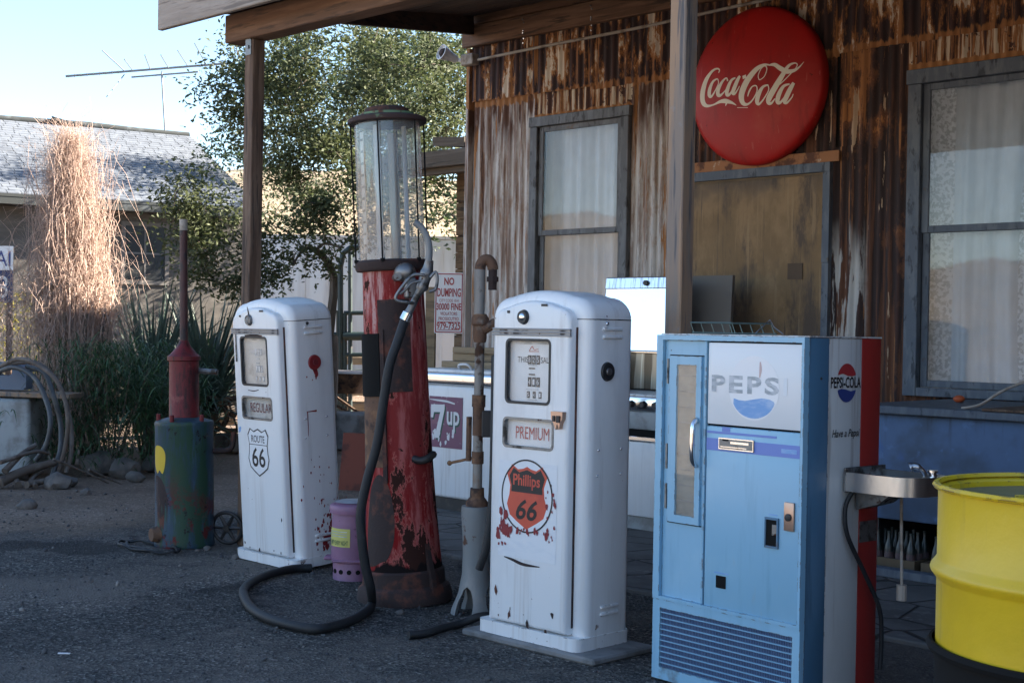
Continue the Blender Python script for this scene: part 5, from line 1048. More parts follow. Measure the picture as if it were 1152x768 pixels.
# ================================================================ drinking fountain on the side of the vending machine
df = thing('drinking_fountain','stainless steel drinking fountain bolted to the side of the vending machine','drinking fountain',(-2.72,4.66,.88),R(-5.2))
def dpoly(x0,x1,y0,y1,r): 
    o = [(x0,y0)]
    for a in range(-90,1,15): o.append((x1-r+r*math.cos(R(a)), y0+r+r*math.sin(R(a))))
    for a in range(0,91,15): o.append((x1-r*.5+r*.5*math.cos(R(a)), y1-r*.5+r*.5*math.sin(R(a))))
    return o+[(x0,y1)]
bm = B(); po = dpoly(.002,.30,-.125,.125,.11); pi_ = [(.012+(x-.012)*.9,y*.88) for x,y in po]
ring(bm,po,pi_,'U',-.055,.015); fin(bm,'basin_rim',M['stainless'],df,smooth=50)
bm = B(); prism(bm,pi_,'U',-.05,-.012); fin(bm,'basin_floor',M['stainless'],df)
bm = B(); lathe(bm,[(0,-.0115),(.05,-.0115),(.06,-.004),(.05,-.006),(0,-.010)],20,(.13,.0,0)); fin(bm,'drain',M['steel'],df)
bm = B(); box2(bm,(.0005,-.128,-.06),(.010,.128,.032),.003); fin(bm,'wall_plate',M['steel'],df)
bm = B(); prism(bm,[(.003,-.056),(.16,-.056),(.10,-.10),(.003,-.13)],'F',-.05,.05); fin(bm,'under_housing',M['steel'],df)
bm = B(); tube(bm,catmull([(.22,.06,-.01),(.222,.062,.015),(.215,.05,.035),(.198,.035,.045),(.185,.025,.04)],5),[.009]*6+[.010]*6+[.014]*6+[.018]*3,12); fin(bm,'bubbler',M['stainless'],df,smooth=60)
bm = B(); cyl(bm,(.265,.05,.0),(.265,.05,.03),.014,seg=12); cyl(bm,(.265,.05,.03),(.265,.05,.036),.02,seg=12); fin(bm,'push_button',M['chrome'],df)
bm = B(); tube(bm,catmull([(.02,-.10,-.06),(.006,-.12,-.12),(.01,-.11,-.22),(.02,-.02,-.36),(.035,.06,-.50),(.03,.09,-.6),(.02,.1,-.75)],5),.009,8); fin(bm,'power_cord',M['rubber'],df,smooth=60)
bm = B(); tube(bm,[(.08,.13,-.05),(.08,.13,-.12),(.085,.135,-.42)],.006,8); cyl(bm,(.085,.135,-.42),(.085,.135,-.48),.02,seg=10); fin(bm,'drain_pipe',M['conduit'],df)

# ================================================================ drums
DX,DY = -1.075,2.69
bd = thing('black_drum','black steel drum carrying the yellow drum at the right edge','drum',(DX,DY,0)); Rd = .286
bm = B(); lathe(bm,[(0,0),(Rd+.006,0),(Rd+.008,.012),(Rd-.001,.02),(Rd-.001,.25),(Rd+.012,.262),(Rd+.014,.27),(Rd+.012,.278),(Rd-.001,.29),(Rd-.001,.51),(Rd+.012,.522),(Rd+.014,.53),(Rd+.012,.538),(Rd-.001,.55),(Rd-.001,.785)],72); fin(bm,'drum_body',M['matte_black'],bd,smooth=50)
bm = B(); lathe(bm,[(Rd-.001,.785),(Rd+.012,.788),(Rd+.016,.797),(Rd+.010,.806),(Rd+.0045,.806)],72); fin(bm,'rim',M['matte_black'],bd)
bm = B(); lathe(bm,[(0,.785),(Rd-.002,.785)],48); fin(bm,'drum_lid',M['black'],bd)
yd = thing('yellow_drum','short yellow steel drum with one rolling hoop standing on a black drum','drum',(DX,DY,.787),R(0))
bm = B(); lathe(bm,[(Rd*.955,.302),(Rd*.958,.312),(Rd-.004,.318),(Rd+.006,.318),(Rd+.009,.323),(Rd+.005,.329),(Rd-.003,.329),(Rd-.007,.322)],72); fin(bm,'rim',M['yellow'],yd)
bm = B(); lathe(bm,[(Rd,.319),(Rd-.002,.31),(Rd-.002,.182),(Rd+.001,.176),(Rd+.009,.166),(Rd+.011,.16),(Rd+.009,.154),(Rd+.001,.144),(Rd-.002,.138),(Rd-.002,.0),(0,0)],72); fin(bm,'drum_body',M['yellow'],yd,smooth=50)
bm = B(); lathe(bm,[(0,.292),(Rd*.5,.294),(Rd*.9,.292),(Rd*.955,.302)],48); lid = fin(bm,'drum_lid',mat('dusty_drum_lid',(.22,.185,.09),.95,spec=.05,layers=[dict(c=(.14,.12,.07),s=4,lo=.45,hi=.65),dict(c=(.12,.05,.03),s=14,lo=.66,hi=.7)]),yd)
bm = B(); lathe(bm,[(.032,0),(.032,.010),(.024,.014),(.012,.014),(.012,.022),(0,.022)],12,(-.085,-.12,.293)); fin(bm,'bung',M['yellow'],lid)

# ================================================================ seven-up cooler, planks, tarp
ck_ = thing('chest_cooler','white chest drink cooler with chrome lid edge and a maroon 7up poster','cooler',(-7.55,7.14,.022))
bm = B(); box2(bm,(-.60,.03,.0),(.72,.62,.09)); fin(bm,'plinth',M['black'],ck_)
bm = B(); box2(bm,(-.62,0,.092),(.74,.66,.955),.03,4); fin(bm,'cabinet',M['white'],ck_)
bm = B(); box2(bm,(-.63,-.012,.957),(.75,.67,1.045),.02,4); fin(bm,'lid_band',M['chrome'],ck_)
bm = B(); box2(bm,(-.60,.03,1.046),(.72,.64,1.075),.012,3); lid = fin(bm,'lid',M['white'],ck_)
bm = B(); tube(bm,catmull([(-.12,.06,1.07),(-.11,.03,1.11),(0,.02,1.115),(.02,.05,1.07)],4),.01,8); fin(bm,'lid_handle',M['panelwhite'],lid,smooth=60)
bm = B(); box2(bm,(-.40,-.004,.475),(-.025,-.001,.865)); ps = fin(bm,'poster',M['sevenred'],ck_)
sev = [(x+.062,z) for x,z in [(-.44,.80),(-.285,.805),(-.285,.77),(-.345,.545),(-.395,.545),(-.335,.745),(-.405,.742),(-.415,.70),(-.44,.70)]]
bm = B(); plate(bm,[(x+.014,z-.014) for x,z in sev],'F',-.0046); fin(bm,'seven_shadow',M['greenink'],ps,smooth=0)
bm = B(); plate(bm,sev,'F',-.0052); fin(bm,'seven',M['whiteink'],ps,smooth=0)
text('up',ps,M['greenink'],'F',(-.115,.668),.14,.15,-.0046,.02); text('up',ps,M['whiteink'],'F',(-.127,.68),.14,.15,-.0052,.02)
bm = B(); ribbon(bm,[(-.40,.84,.004),(-.3,.835,.014),(-.2,.83,.016),(-.11,.815,.01)],'F',-.005); chips(bm,[(rnd.uniform(-.44,-.12),rnd.uniform(.49,.6)) for _ in range(14)],'F',-.005,rnd,.006,.02); fin(bm,'poster_wear',M['whiteink'],ps,smooth=0)['kind'] = 'stuff'
for k,(x0,x1,y0,z0,hh) in enumerate(((-8.22,-6.95,7.50,1.098,.05),(-8.22,-6.9,7.62,1.15,.06),(-8.2,-6.95,7.60,1.212,.05))):
    bm = B(); box2(bm,(x0,y0,z0),(x1,y0+.16,z0+hh),.004); o = fin(bm,'plank',M['plank']); tag(o,('lowest','middle','topmost')[k]+' tan plank of the pile lying on the white cooler','plank',group='planks on the cooler')
bm = B(); V=[];F=[]; nx,ny=24,10
for j in range(ny+1):
    for i in range(nx+1):
        u,v=i/nx,j/ny; e = min(1,min(u,1-u)*5)*min(1,min(v,1-v)*4)
        V.append((-8.0+u*1.05,7.80+v*.4,.022+1.15+e*(.16+.05*math.sin(u*9)+.03*math.sin(u*23+v*8))))
for j in range(ny):
    for i in range(nx): F.append((j*(nx+1)+i,j*(nx+1)+i+1,(j+1)*(nx+1)+i+1,(j+1)*(nx+1)+i))
o = npmesh('tarp',V,F,M['tarp'],None,True); tag(o,'blue grey tarp bundle behind the white cooler','tarp')
bm = B(); box2(bm,(-8.0,7.82,.022),(-6.95,8.2,1.16),.01); o = fin(bm,'wooden_bin',M['crate']); tag(o,'brown wooden bin holding up the blue grey tarp','bin')

# ================================================================ stove
sv = thing('kitchen_stove','old white kitchen stove with a polished chrome back splash','stove',(-6.45,7.50,.022))
bm = B(); box2(bm,(-.50,.02,0),(.58,.6,.09)); fin(bm,'plinth',M['oldwhite'],sv)
bm = B(); box2(bm,(-.52,0,.092),(.60,.62,.62),.012,2); fin(bm,'oven_body',M['white'],sv)
bm = B(); box2(bm,(-.50,-.02,.625),(.58,-.0,.655),.004); fin(bm,'handle_rail',M['chrome'],sv)
bm = B(); box2(bm,(-.52,.01,.622),(.60,.62,.70)); fin(bm,'gap',M['matte_black'],sv)
bm = B(); box2(bm,(-.52,0,.702),(.60,.62,.83),.01,2); fin(bm,'upper_body',M['oldwhite'],sv)
bm = B(); box2(bm,(-.53,-.015,.832),(.61,.63,.93),.01,2); cp = fin(bm,'control_panel',M['chrome'],sv)
for k in range(9):
    bm = B(); bmesh.ops.create_cone(bm,cap_ends=True,segments=14,radius1=.026,radius2=.02,depth=.03,matrix=Matrix.Translation((-.42+k*.11,-.03,.88)) @ Matrix.Rotation(R(90),4,'X')); fin(bm,'knob',M['black'],cp)
bm = B(); box2(bm,(-.52,0,.932),(.60,.60,.95),.006); fin(bm,'cooktop',M['white'],sv)
bm = B(); box(bm,(-.165,.565,1.52),(.73,.03,.56),(R(-7),0,0),.006); fin(bm,'back_splash',M['mirror_chrome'],sv)
bm = B(); box(bm,(-.165,.575,1.755),(.72,.02,.085),(R(-8),0,0),.004); tb = fin(bm,'splash_trim',mat('ribbed_chrome',(.62,.66,.72),.3,1,[dict(c=(.3,.32,.36),s=9,lo=.5,hi=.6,st=(8,1,.4))]),sv)
bm = B(); cyl(bm,(-.12,.57,1.755),(-.12,.546,1.755),.02,seg=14); fin(bm,'dial',M['black'],tb)
bm = B(); box(bm,(-.165,.61,1.38),(.75,.02,.84),(R(-7),0,0)); fin(bm,'splash_back',M['steel'],sv)
bm = B(); box(bm,(-.165,.535,1.095),(.73,.03,.27),(R(-3),0,0),.004); fin(bm,'lower_splash',M['oven_reflect'],sv)
bm = B(); box(bm,(-.165,.525,1.236),(.74,.05,.012),None,.003); fin(bm,'splash_rail',M['chrome'],sv)
bm = B(); box(bm,(-6.62,8.35,.98),(1.22,.03,1.72),(R(-3),0,0)); o = fin(bm,'wall_board',M['cardboard']); tag(o,'grey brown board leaning on the wall behind the stove','board')

# ================================================================ blue chest under the right window, crates, bottles
ch = thing('blue_chest','long chalky blue counter chest with a grey wooden top under the right window','counter',(-3.0,7.4,.022))
bm = B(); box2(bm,(-1.35,0,.30),(1.6,.9,.925),.012,2); fin(bm,'chest_body',M['chestblue'],ch)
bm = B(); box2(bm,(-1.40,-.06,.928),(1.65,1.30,.975),.006); fin(bm,'counter_top',M['frameblue'],ch)
bm = B(); box2(bm,(-.55,-.07,.9765),(.2,.45,.992),.004); fin(bm,'loose_board',M['wood'],ch)
for x in (-1.32,-.1,1.5):
    bm = B(); box2(bm,(x,.05,0),(x+.08,.85,.298)); fin(bm,'leg',M['black'],ch)
bm = B(); box2(bm,(-1.3,.86,0),(1.5,.88,.298)); fin(bm,'kick_board',M['black'],ch)
bt = [(.0,0),(.026,0),(.028,.01),(.028,.10),(.024,.125),(.012,.165),(.010,.2),(.0125,.202),(.0125,.212),(0,.213)]
cr0 = None
for k,(x,lbl) in enumerate(((-4.20,'wooden bottle crate under the blue chest, nearest the vending machine'),(-3.68,'wooden bottle crate under the blue chest, behind the yellow drum'))):
    c = thing('bottle_crate',lbl,'crate',(x,7.52,.022),0,'bottle crates under the blue chest')
    for (a,b) in (((-.24,-.15,0),(.24,-.135,.075)),((-.24,.135,0),(.24,.15,.075)),((-.24,-.134,0),(-.225,.134,.075)),((.225,-.134,0),(.24,.134,.075))):
        bm = B(); box2(bm,a,b); fin(bm,'slat',M['crate'],c)
    bm = B(); box2(bm,(-.224,-.134,.004),(.224,.134,.014)); fin(bm,'bottom',M['crate'],c)
bm = B(); lathe(bm,bt,12); b0 = fin(bm,'bottle',M['bottle'],None,(-4.38,7.44,.037)); bmesh_ = None
tag(b0,'empty glass soda bottle standing in the crates under the blue chest','bottle','bottles in the crates under the chest')
bm = B(); lathe(bm,[(.0285,.05),(.0285,.09)],12); lb0 = fin(bm,'label_band',mat('bottle_label',(.12,.08,.08),.6),b0)
first = True
for cx in (-4.20,-3.68):
    for i in range(6):
        for j in range(3):
            if first: first = False; continue
            o = b0.copy(); col.objects.link(o); o.location = (cx-.18+i*.072,7.44+j*.08,.037)
            q = lb0.copy(); col.objects.link(q); q.parent = o
bm = B(); box2(bm,(-4.7,7.16,.022),(-2.6,7.25,.07),.005); o = fin(bm,'floor_timber',M['frameblue']); tag(o,'blue grey timber on the floor in front of the bottle crates','timber')
bm = B(); tube(bm,catmull([(-3.75,7.5,1.0),(-3.6,7.42,1.03),(-3.45,7.4,1.12),(-3.3,7.5,1.2)],5),.008,6); o = fin(bm,'grey_cable',M['conduit'],smooth=60); tag(o,'grey cable lying on the blue chest below the window','cable')
bm = B(); bmesh.ops.create_icosphere(bm,subdivisions=2,radius=.03,matrix=Matrix.Diagonal((1.3,1,.8,1))); o = fin(bm,'orange_ball',mat('orange_plastic',(.5,.09,.02),.5),None,(-4.12,8.2,1.02)); tag(o,'small orange ball on the window sill','ball')

# ================================================================ neighbouring house
HS = 1.43
hs = thing('neighbour_house','low brown house with a shingled blue grey roof behind the dry bush','house',(-16.01*HS,9.76*HS,0),R(74.6))
HX0,HX1 = -8.5,1.2*HS; EZ,RZ,RD = 3.69,5.64,3.33*HS
for k in range(22):                                                      # clapboards
    z0 = .35+k*.15
    if z0+.15 > EZ-.1: break
    bm = B(); box(bm,((HX0+HX1)/2,.56,z0+.075),(HX1-HX0-.3,.03,.158),(R(4),0,0)); fin(bm,'clapboard',M['housewall'],hs)
bm = B(); box2(bm,(HX0+.16,.6,0),(HX1-.16,RD*2-.6,EZ-.05)); fin(bm,'wall',M['housewall'],hs)
bm = B(); prism(bm,[(.6,EZ-.05),(RD*2-.6,EZ-.05),(RD,RZ-.15)],'R',HX1-.3,HX1-.2); prism(bm,[(.6,EZ-.05),(RD*2-.6,EZ-.05),(RD,RZ-.15)],'R',HX0+.2,HX0+.3); fin(bm,'gable',M['housewall'],hs)
bm = B(); box2(bm,(HX0,-.02,EZ-.19),(HX1,.03,EZ-.012)); fin(bm,'fascia',M['darktrim'],hs)
bm = B(); box2(bm,(HX0,.031,EZ-.08),(HX1,.55,EZ-.05)); fin(bm,'soffit',M['housetrim'],hs)
rs = math.atan2(RZ-EZ,RD); rl = math.hypot(RZ-EZ,RD)
bm = B(); prism(bm,[(-.03,EZ-.01),(RD,RZ-.01),(RD*2+.03,EZ-.01),(RD*2+.03,EZ-.06),(RD,RZ-.06),(-.03,EZ-.06)],'R',HX0,HX1); roof = fin(bm,'roof',M['darktrim'],hs)
V=[];F=[]; rows_=30; rr=random.Random(3)                                   # shingles, tab by tab
for j in range(rows_):
    s0 = -.03+j*rl/rows_; s1 = s0+rl/rows_*1.25
    x = HX0-.02+rr.uniform(-.15,0)
    while x < HX1:
        wd = rr.uniform(.22,.32); xe = min(x+wd-.012,HX1+.02); t0 = .026+rr.uniform(0,.008); t1=.006
        if j == rows_-1: s1 = rl
        b = len(V)
        for (xx,ss,tt) in ((x,s0,t0),(xe,s0,t0),(xe,s1,t1),(x,s1,t1),(x,s0,.0),(xe,s0,.0)):
            V.append((xx, ss*math.cos(rs)-tt*math.sin(rs), EZ+ss*math.sin(rs)+tt*math.cos(rs)))
        F += [(b,b+1,b+2,b+3),(b+4,b+5,b+1,b)]; x += wd
o = npmesh('shingles',V,F,M['shingle'],roof); o['kind'] = 'stuff'
bm = B(); tube(bm,[(HX0,RD,RZ+.015)]+[(HX0+(HX1-HX0)*k/9,RD+.01*(k%2),RZ+.03+.02*math.sin(k*2.1)) for k in range(1,9)]+[(HX1,RD,RZ+.01)],.075,8); fin(bm,'ridge_cap',M['darktrim'],roof,smooth=60)
bm = B(); box(bm,(-1.0,RD-.05,RZ+.07),(.55,.3,.07),(R(10),R(12),0)); fin(bm,'loose_felt',M['darktrim'],roof)
def hwin(x0,x1,z0,z1,cols,rws):
    bm = B(); ring(bm,[(x0-.08,z0-.08),(x1+.08,z0-.08),(x1+.08,z1+.08),(x0-.08,z1+.08)],[(x0,z0),(x1,z0),(x1,z1),(x0,z1)],'F',.50,.56); wd = fin(bm,'window',M['housetrim'],hs,smooth=0)
    for i in range(1,cols):
        x = x0+(x1-x0)*i/cols; bm = B(); box2(bm,(x-.018,.515,z0),(x+.018,.535,z1)); fin(bm,'muntin',M['housetrim'],wd)
    for j in range(1,rws):
        z = z0+(z1-z0)*j/rws; bm = B(); box2(bm,(x0,.513,z-.018),(x1,.533,z+.018)); fin(bm,'muntin',M['housetrim'],wd)
    for i in range(cols):
        for j in range(rws):
            bm = B(); box2(bm,(x0+(x1-x0)*i/cols+.004,.522,z0+(z1-z0)*j/rws+.004),(x0+(x1-x0)*(i+1)/cols-.004,.53,z0+(z1-z0)*(j+1)/rws-.004)); fin(bm,'pane',M['bottle'] if False else mat('dark_pane',(.03,.033,.035),.25),wd)
hwin(-.74,.02,1.98*HS-.6,2.70*HS-.6,2,2); hwin(-5.5,-4.4,2.2,3.2,2,2)
# antenna
an = thing('tv_antenna','thin aluminium television antenna on a mast above the house roof','antenna',(-22.36,13.61,5.66))
k_ = 25.2
def al(px,py): return at(px,py,30.0*1.0)-Vector((-22.36,13.61,5.66))
base = at(186,151,25.8+0.0)
T_ = 30.7; an.location = at(186.5,152,T_)
def al(px,py,dt=0): return at(px,py,T_+dt)-an.location
bm = B(); tube(bm,[al(186.5,158),al(182,82)],.024,6); fin(bm,'mast',M['antenna'],an)
bm = B(); tube(bm,[al(74,86),al(262,71)],.026,6); fin(bm,'boom',M['antenna'],an)
bm = B(); tube(bm,[al(148,87),al(223,81)],.02,6); tube(bm,[al(182,80),al(182,85)],.013,6); fin(bm,'lower_boom',M['antenna'],an)
for k in range(9):
    x = 77+k*7; bm = B(); y = 86-(x-74)*15/188; tube(bm,[al(x,y-1.5,-.12),al(x,y+1.5,.12)],.008,5); fin(bm,'element',M['antenna'],an)
for (a,b) in (((115,57),(140,80)),((120,109),(140,84)),((140,67),(149,79)),((163,62),(169,78)),((181,62),(190,77)),((200,57),(211,74)),((219,49),(232,73))):
    bm = B(); tube(bm,[al(a[0],a[1],-.5),al(b[0],b[1],0)],.013,5); fin(bm,'element',M['antenna'],an)
# board sign at the left edge
sgn = thing('board_sign','faded white and navy board sign behind the dry bush at the left edge','sign',(at(8,310,15.5).x,at(8,310,15.5).y,0),R(50))
bm = B(); box2(bm,(-.6,0,1.98),(.06,.02,2.25)); top = fin(bm,'upper_board',M['panelwhite'],sgn)
bm = B(); box2(bm,(-.6,-.001,1.62),(.06,.019,1.975)); low = fin(bm,'lower_board',M['navy'],sgn)
text('AI',top,M['blueink'],'F',(-.05,2.11),.17,.17,-.003); text('8',low,M['whiteink'],'F',(-.05,1.79),.12,.25,-.004)
for x in (-.56,.02):
    bm = B(); box2(bm,(x-.03,.021,0),(x+.03,.07,2.25)); fin(bm,'leg',M['wood'],sgn)
# ================================================================ white trailer, gate, shed, sign post
tr = thing('storage_trailer','long white storage trailer standing behind the tree','trailer',tuple(at(278,330,24).xy)+(0,),R(40))
bm = B(); box2(bm,(0,0,.55),(6.2,2.4,2.95),.03,2); fin(bm,'trailer_body',M['container'],tr)
for k in range(15):
    bm = B(); box2(bm,(.2+k*.4,-.012,.6),(.23+k*.4,-.001,2.9)); fin(bm,'rib',M['container'],tr)
for x in (.8,5.0,5.6):
    bm = B(); cyl(bm,(x,.02,.4),(x,.25,.4),.4,seg=24); fin(bm,'wheel',M['rubber'],tr)
bm = B(); box2(bm,(0,-.014,2.951),(6.2,2.41,3.0)); fin(bm,'top_rail',M['container'],tr)
gt = thing('pipe_gate','dark green tubular gate with wire mesh between the regular and red pumps','gate',tuple(at(378,400,19).xy)+(0,),R(38))
gp_ = lambda px,py: at(px,py,19)-gt.location
gt.rotation_euler = (0,0,0)
def gtube(pts,r,nm='gate_tube'):
    bm = B(); tube(bm,[gp_(*p) for p in pts],r,8); fin(bm,nm,M['greenmetal'],gt,smooth=60)
gtube([(383,486),(383,300),(386,285),(394,279),(406,278)],.04); gtube([(394,486),(394,283)],.03); gtube([(388,486),(388,352)],.03)
gtube([(362,350),(381,350),(381,486)],.035); gtube([(362,376),(381,376)],.03); gtube([(387,352),(412,352)],.03); gtube([(386,378),(410,378)],.06); gtube([(362,402),(381,402)],.02); gtube([(386,399),(412,399)],.03); gtube([(386,418),(412,418)],.03); gtube([(386,440),(412,440)],.03)
bm = B()
for k in range(5): tube(bm,[gp_(363+k*4,377),gp_(363+k*4,420)],.008,5)
for k in range(6): tube(bm,[gp_(362,380+k*7),gp_(381,380+k*7)],.008,5)
fin(bm,'wire_mesh',M['greenmetal'],gt)
for k in range(5):
    a = at(384,405+k*17,20); bm = B(); box(bm,(0,0,0),(.9,.5,.11),None,.01); o = fin(bm,'lumber',M['plank'],None,(a.x+.15,a.y+.1,max(.06,a.z)),(0,0,R(38+k*3))); tag(o,('topmost','second','third','fourth','lowest')[k]+' tan timber of the stack behind the pipe gate','timber','timbers stacked behind the gate')
wb = thing('wheelbarrow','rusty wheelbarrow tray with a white rim between the two white and red pumps','wheelbarrow',tuple(at(385,480,16.5).xy)+(0,),R(30))
bm = B(); ring(bm,rrect(-.42,.36,-.3,.3,.12,6),rrect(-.405,.345,-.285,.285,.11,6),'U',.86,.885); fin(bm,'tray_rim',M['panelwhite'],wb)
bm = B(); a = rrect(-.41,.35,-.29,.29,.12,6); b = rrect(-.26,.2,-.2,.2,.08,6); va=[bm.verts.new((x,y,.862)) for x,y in a]; vb=[bm.verts.new((x,y,.62)) for x,y in b]
for k in range(len(a)): bm.faces.new((va[k],va[(k+1)%len(a)],vb[(k+1)%len(a)],vb[k]))
bm.faces.new(vb); fin(bm,'tray',M['rust'],wb)
for s_ in (-1,1):
    bm = B(); tube(bm,[(-.75,s_*.28,.75),(-.2,s_*.2,.58),(.45,s_*.06,.22)],.018,8); fin(bm,'handle',M['wood'],wb)
    bm = B(); tube(bm,[(-.2,s_*.2,.58),(-.25,s_*.2,.0)],.015,8); fin(bm,'leg',M['steel'],wb)
bm = B(); tube(bm,[(.45+.18*math.cos(R(a)),0,.21+.18*math.sin(R(a))) for a in range(0,360,20)],.03,8,True); fin(bm,'wheel',M['rubber'],wb,smooth=60)
bm = B(); box2(bm,(-.35,-.2,0),(.3,.2,.42),.02); o = fin(bm,'concrete_block',M['concrete'],None,at(388,480,16.0).xy.to_3d(),(0,0,R(20))); tag(o,'dark concrete block under the wheelbarrow tray','block')
bm = B(); box(bm,(0,0,.24),(.26,.03,.5),(R(-14),0,0)); o = fin(bm,'red_panel',mat('terracotta_panel',(.2,.05,.028),.8,0,[dict(c=(.1,.03,.02),s=6,lo=.5,hi=.65)]),None,(-9.35,7.55,0),(0,0,R(35))); tag(o,'rusty red metal panel leaning behind the purple can','panel')
M['shedtrim'] = woodx('shed_trim_wood',(.10,.075,.055),(.14,.11,.085),(.05,.04,.03),0)
sh = thing('board_shed','weathered brown board shed with a low eave beside the store corner','shed',(-11.36,10.55,0),R(0))
for k in range(17):
    bm = B(); box2(bm,(0,-.0,.05+k*.185),(1.9,.03-.01*(k%2),.05+k*.185+.178),.004); fin(bm,'siding_board',woodx('shed_board',(.16,.10,.055),(.24,.155,.085),(.07,.045,.03),0) if k == 0 else bpy.data.materials['shed_board'],sh)
bm = B(); box2(bm,(.001,.032,0),(1.9,2.4,3.18)); fin(bm,'wall',bpy.data.materials['shed_board'],sh)
bm = B(); box2(bm,(1.05,-.1,0),(1.17,-.02,3.1),.006); fin(bm,'corner_post',mat('orange_brown_post',(.22,.11,.05),.8,0,[dict(c=(.1,.055,.03),s=4,lo=.5,hi=.65,st=(5,5,.5))]),sh)
bm = B(); box(bm,(.9,1.0,3.42),(2.9,3.3,.07),(R(5),0,0)); rf_ = fin(bm,'roof',M['housetrim'],sh)
bm = B(); box2(bm,(-.55,-.70,3.13),(2.35,-.64,3.30),.005); fin(bm,'eave_board',M['shedtrim'],sh)
bm = B(); box(bm,(.45,-.3,3.43),(.5,.5,.1),(R(4),R(5),0)); fin(bm,'roof_box',M['shedtrim'],sh)
bm = B(); box2(bm,(-.45,-.6,3.07),(2.3,-.5,3.16)); fin(bm,'soffit_beam',M['shedtrim'],sh)
sp = thing('warning_sign','white and red NO DUMPING sign on a brown post behind the red pump','sign',tuple(at(484,380,13.7).xy)+(0,),R(41))
bm = B(); box2(bm,(-.05,-.02,0),(.05,.07,1.82),.004); fin(bm,'post',M['plank'],sp)
c_ = at(505,341,13.7); 
def spx(px): return (px-484)/1550*13.7
zc = c_.z; sw,shh = .285,.6
cx_ = spx(505); bm = B(); prism(bm,rrect(cx_-sw/2,cx_+sw/2,zc-shh/2,zc+shh/2,.012,3),'F',-.045,-.04); pl = fin(bm,'sign_plate',M['panelwhite'],sp,smooth=0)
bm = B(); ring(bm,rrect(cx_-sw/2+.008,cx_+sw/2-.008,zc-shh/2+.008,zc+shh/2-.008,.01,3),rrect(cx_-sw/2+.018,cx_+sw/2-.018,zc-shh/2+.018,zc+shh/2-.018,.008,3),'F',-.0472,-.046); fin(bm,'border',M['redink'],pl,smooth=0)
for (s_,dz,wd,hh,of) in (('NO',.215,.10,.075,.03),('DUMPING',.105,.235,.085,.02),('CITY CODE 10-4',.025,.19,.03,.0),('30000 FINE',-.035,.245,.07,.02),('VIOLATORS',-.105,.17,.034,.005),('PROSECUTED',-.155,.20,.034,.005),('979-7325',-.225,.235,.07,.02)):
    text(s_,pl,M['redink'],'F',(cx_,zc+dz),wd,hh,-.0475,of)
for dz in (-.19,-.268):
    bm = B(); box2(bm,(cx_-.11,-.0476,zc+dz),(cx_+.11,-.0466,zc+dz+.006)); fin(bm,'rule',M['redink'],pl)
s2 = thing('arrow_sign','small navy blue sign with a white letter S by the store corner','sign',tuple(at(526,318,13.4).xy)+(0,),R(41))
z_ = at(526,318,13.4).z; bm = B(); box2(bm,(-.05,0,z_-.09),(.12,.008,z_+.1)); pl = fin(bm,'sign_plate',M['navy'],s2)
bm = B(); ring(bm,[(-.045,z_-.085),(.115,z_-.085),(.115,z_+.095),(-.045,z_+.095)],[(-.04,z_-.08),(.11,z_-.08),(.11,z_+.09),(-.04,z_+.09)],'F',-.002,-.001); plate(bm,[(-.04,z_+.05),(-.012,z_),(-.04,z_-.05)],'F',-.0015); fin(bm,'border',M['whiteink'],pl,smooth=0)
text('S',pl,M['whiteink'],'F',(.03,z_+.005),.07,.12,-.003,.015)
bm = B(); box2(bm,(-.02,.009,0),(.06,.06,z_+.1)); fin(bm,'post',M['wood'],s2)

# ================================================================ clutter at the left
wbx = thing('enamel_freezer','grimy white enamel box at the left edge with a board on top','freezer',tuple(at(0,500,12.6).xy)+(0,),R(45))
bm = B(); box2(bm,(-.6,0,0),(.27,.55,.70),.04,4); fin(bm,'cabinet',M['oldwhite'],wbx)
bm = B(); box(bm,(-.1,.22,.74),(1.5,.4,.045),(0,R(1),R(-4)),.004); o = fin(bm,'weathered_board',M['greywood'],None,tuple(at(0,500,12.6).xy)+(0,),(0,0,R(45))); tag(o,'weathered board laid across the white enamel box','board')
jg = thing('plastic_jug','pale blue plastic jug with a handle hole on the board at the left edge','jug',(at(10,430,12.8).x,at(10,430,12.8).y,.775),R(45))
bm = B(); prism(bm,rrect(-.22,.19,0,.25,.07,5,(.02,.02,.1,.09)),'F',-.09,.09,.02); jo = fin(bm,'jug_body',M['enamelblue'],jg); bm = B(); prism(bm,rrect(-.10,.06,.13,.2,.03,4),'F',-.2,.2); c = fin(bm,'c',M['dark'],smooth=0); c.parent = jg; bpy.context.view_layer.update(); boolcut(jo,[c])
hh_ = thing('arched_hose','grey pipes arching over from the white box to the ground at the left','hose',tuple(at(70,545,12).xy)+(0,))
for k,(ps_) in enumerate(([(-10,418,12.4),(20,404,12.3),(45,412,12.2),(66,432,12.1),(76,465,12),(74,500,12),(66,530,12)],[(-10,422,12.4),(15,413,12.3),(38,424,12.2),(52,450,12.1),(57,475,12),(52,500,12),(40,518,12)],[(5,410,12.6),(40,408,12.5),(62,425,12.4),(73,450,12.3),(80,480,12.2),(80,510,12.1),(74,532,12)],[(30,412,12.4),(50,420,12.3),(60,445,12.2),(68,475,12.2),(68,505,12.1),(62,525,12),(56,545,11.9)])):
    bm = B(); tube(bm,[at(*q)-hh_.location for q in [tuple(x) for x in catmull(ps_,6)]],.02+.003*(k%2),8); fin(bm,'pipe',M['greyhose'] if k%2 else M['branch'],hh_,smooth=60)
rb_ = random.Random(11)
BL = ['thickest bare branch slanting up under the arched pipes','short forked branch stub in front of the thick branch','branch leaning on the white enamel box','short branch standing in front of the pile at the left edge','grey branch lying flat at the left edge of the picture','thin branch crossing under the arched pipes','long thin stick reaching right across the dirt','thin stick lying before the row of stones','branch lying behind the thick branch by the white box']
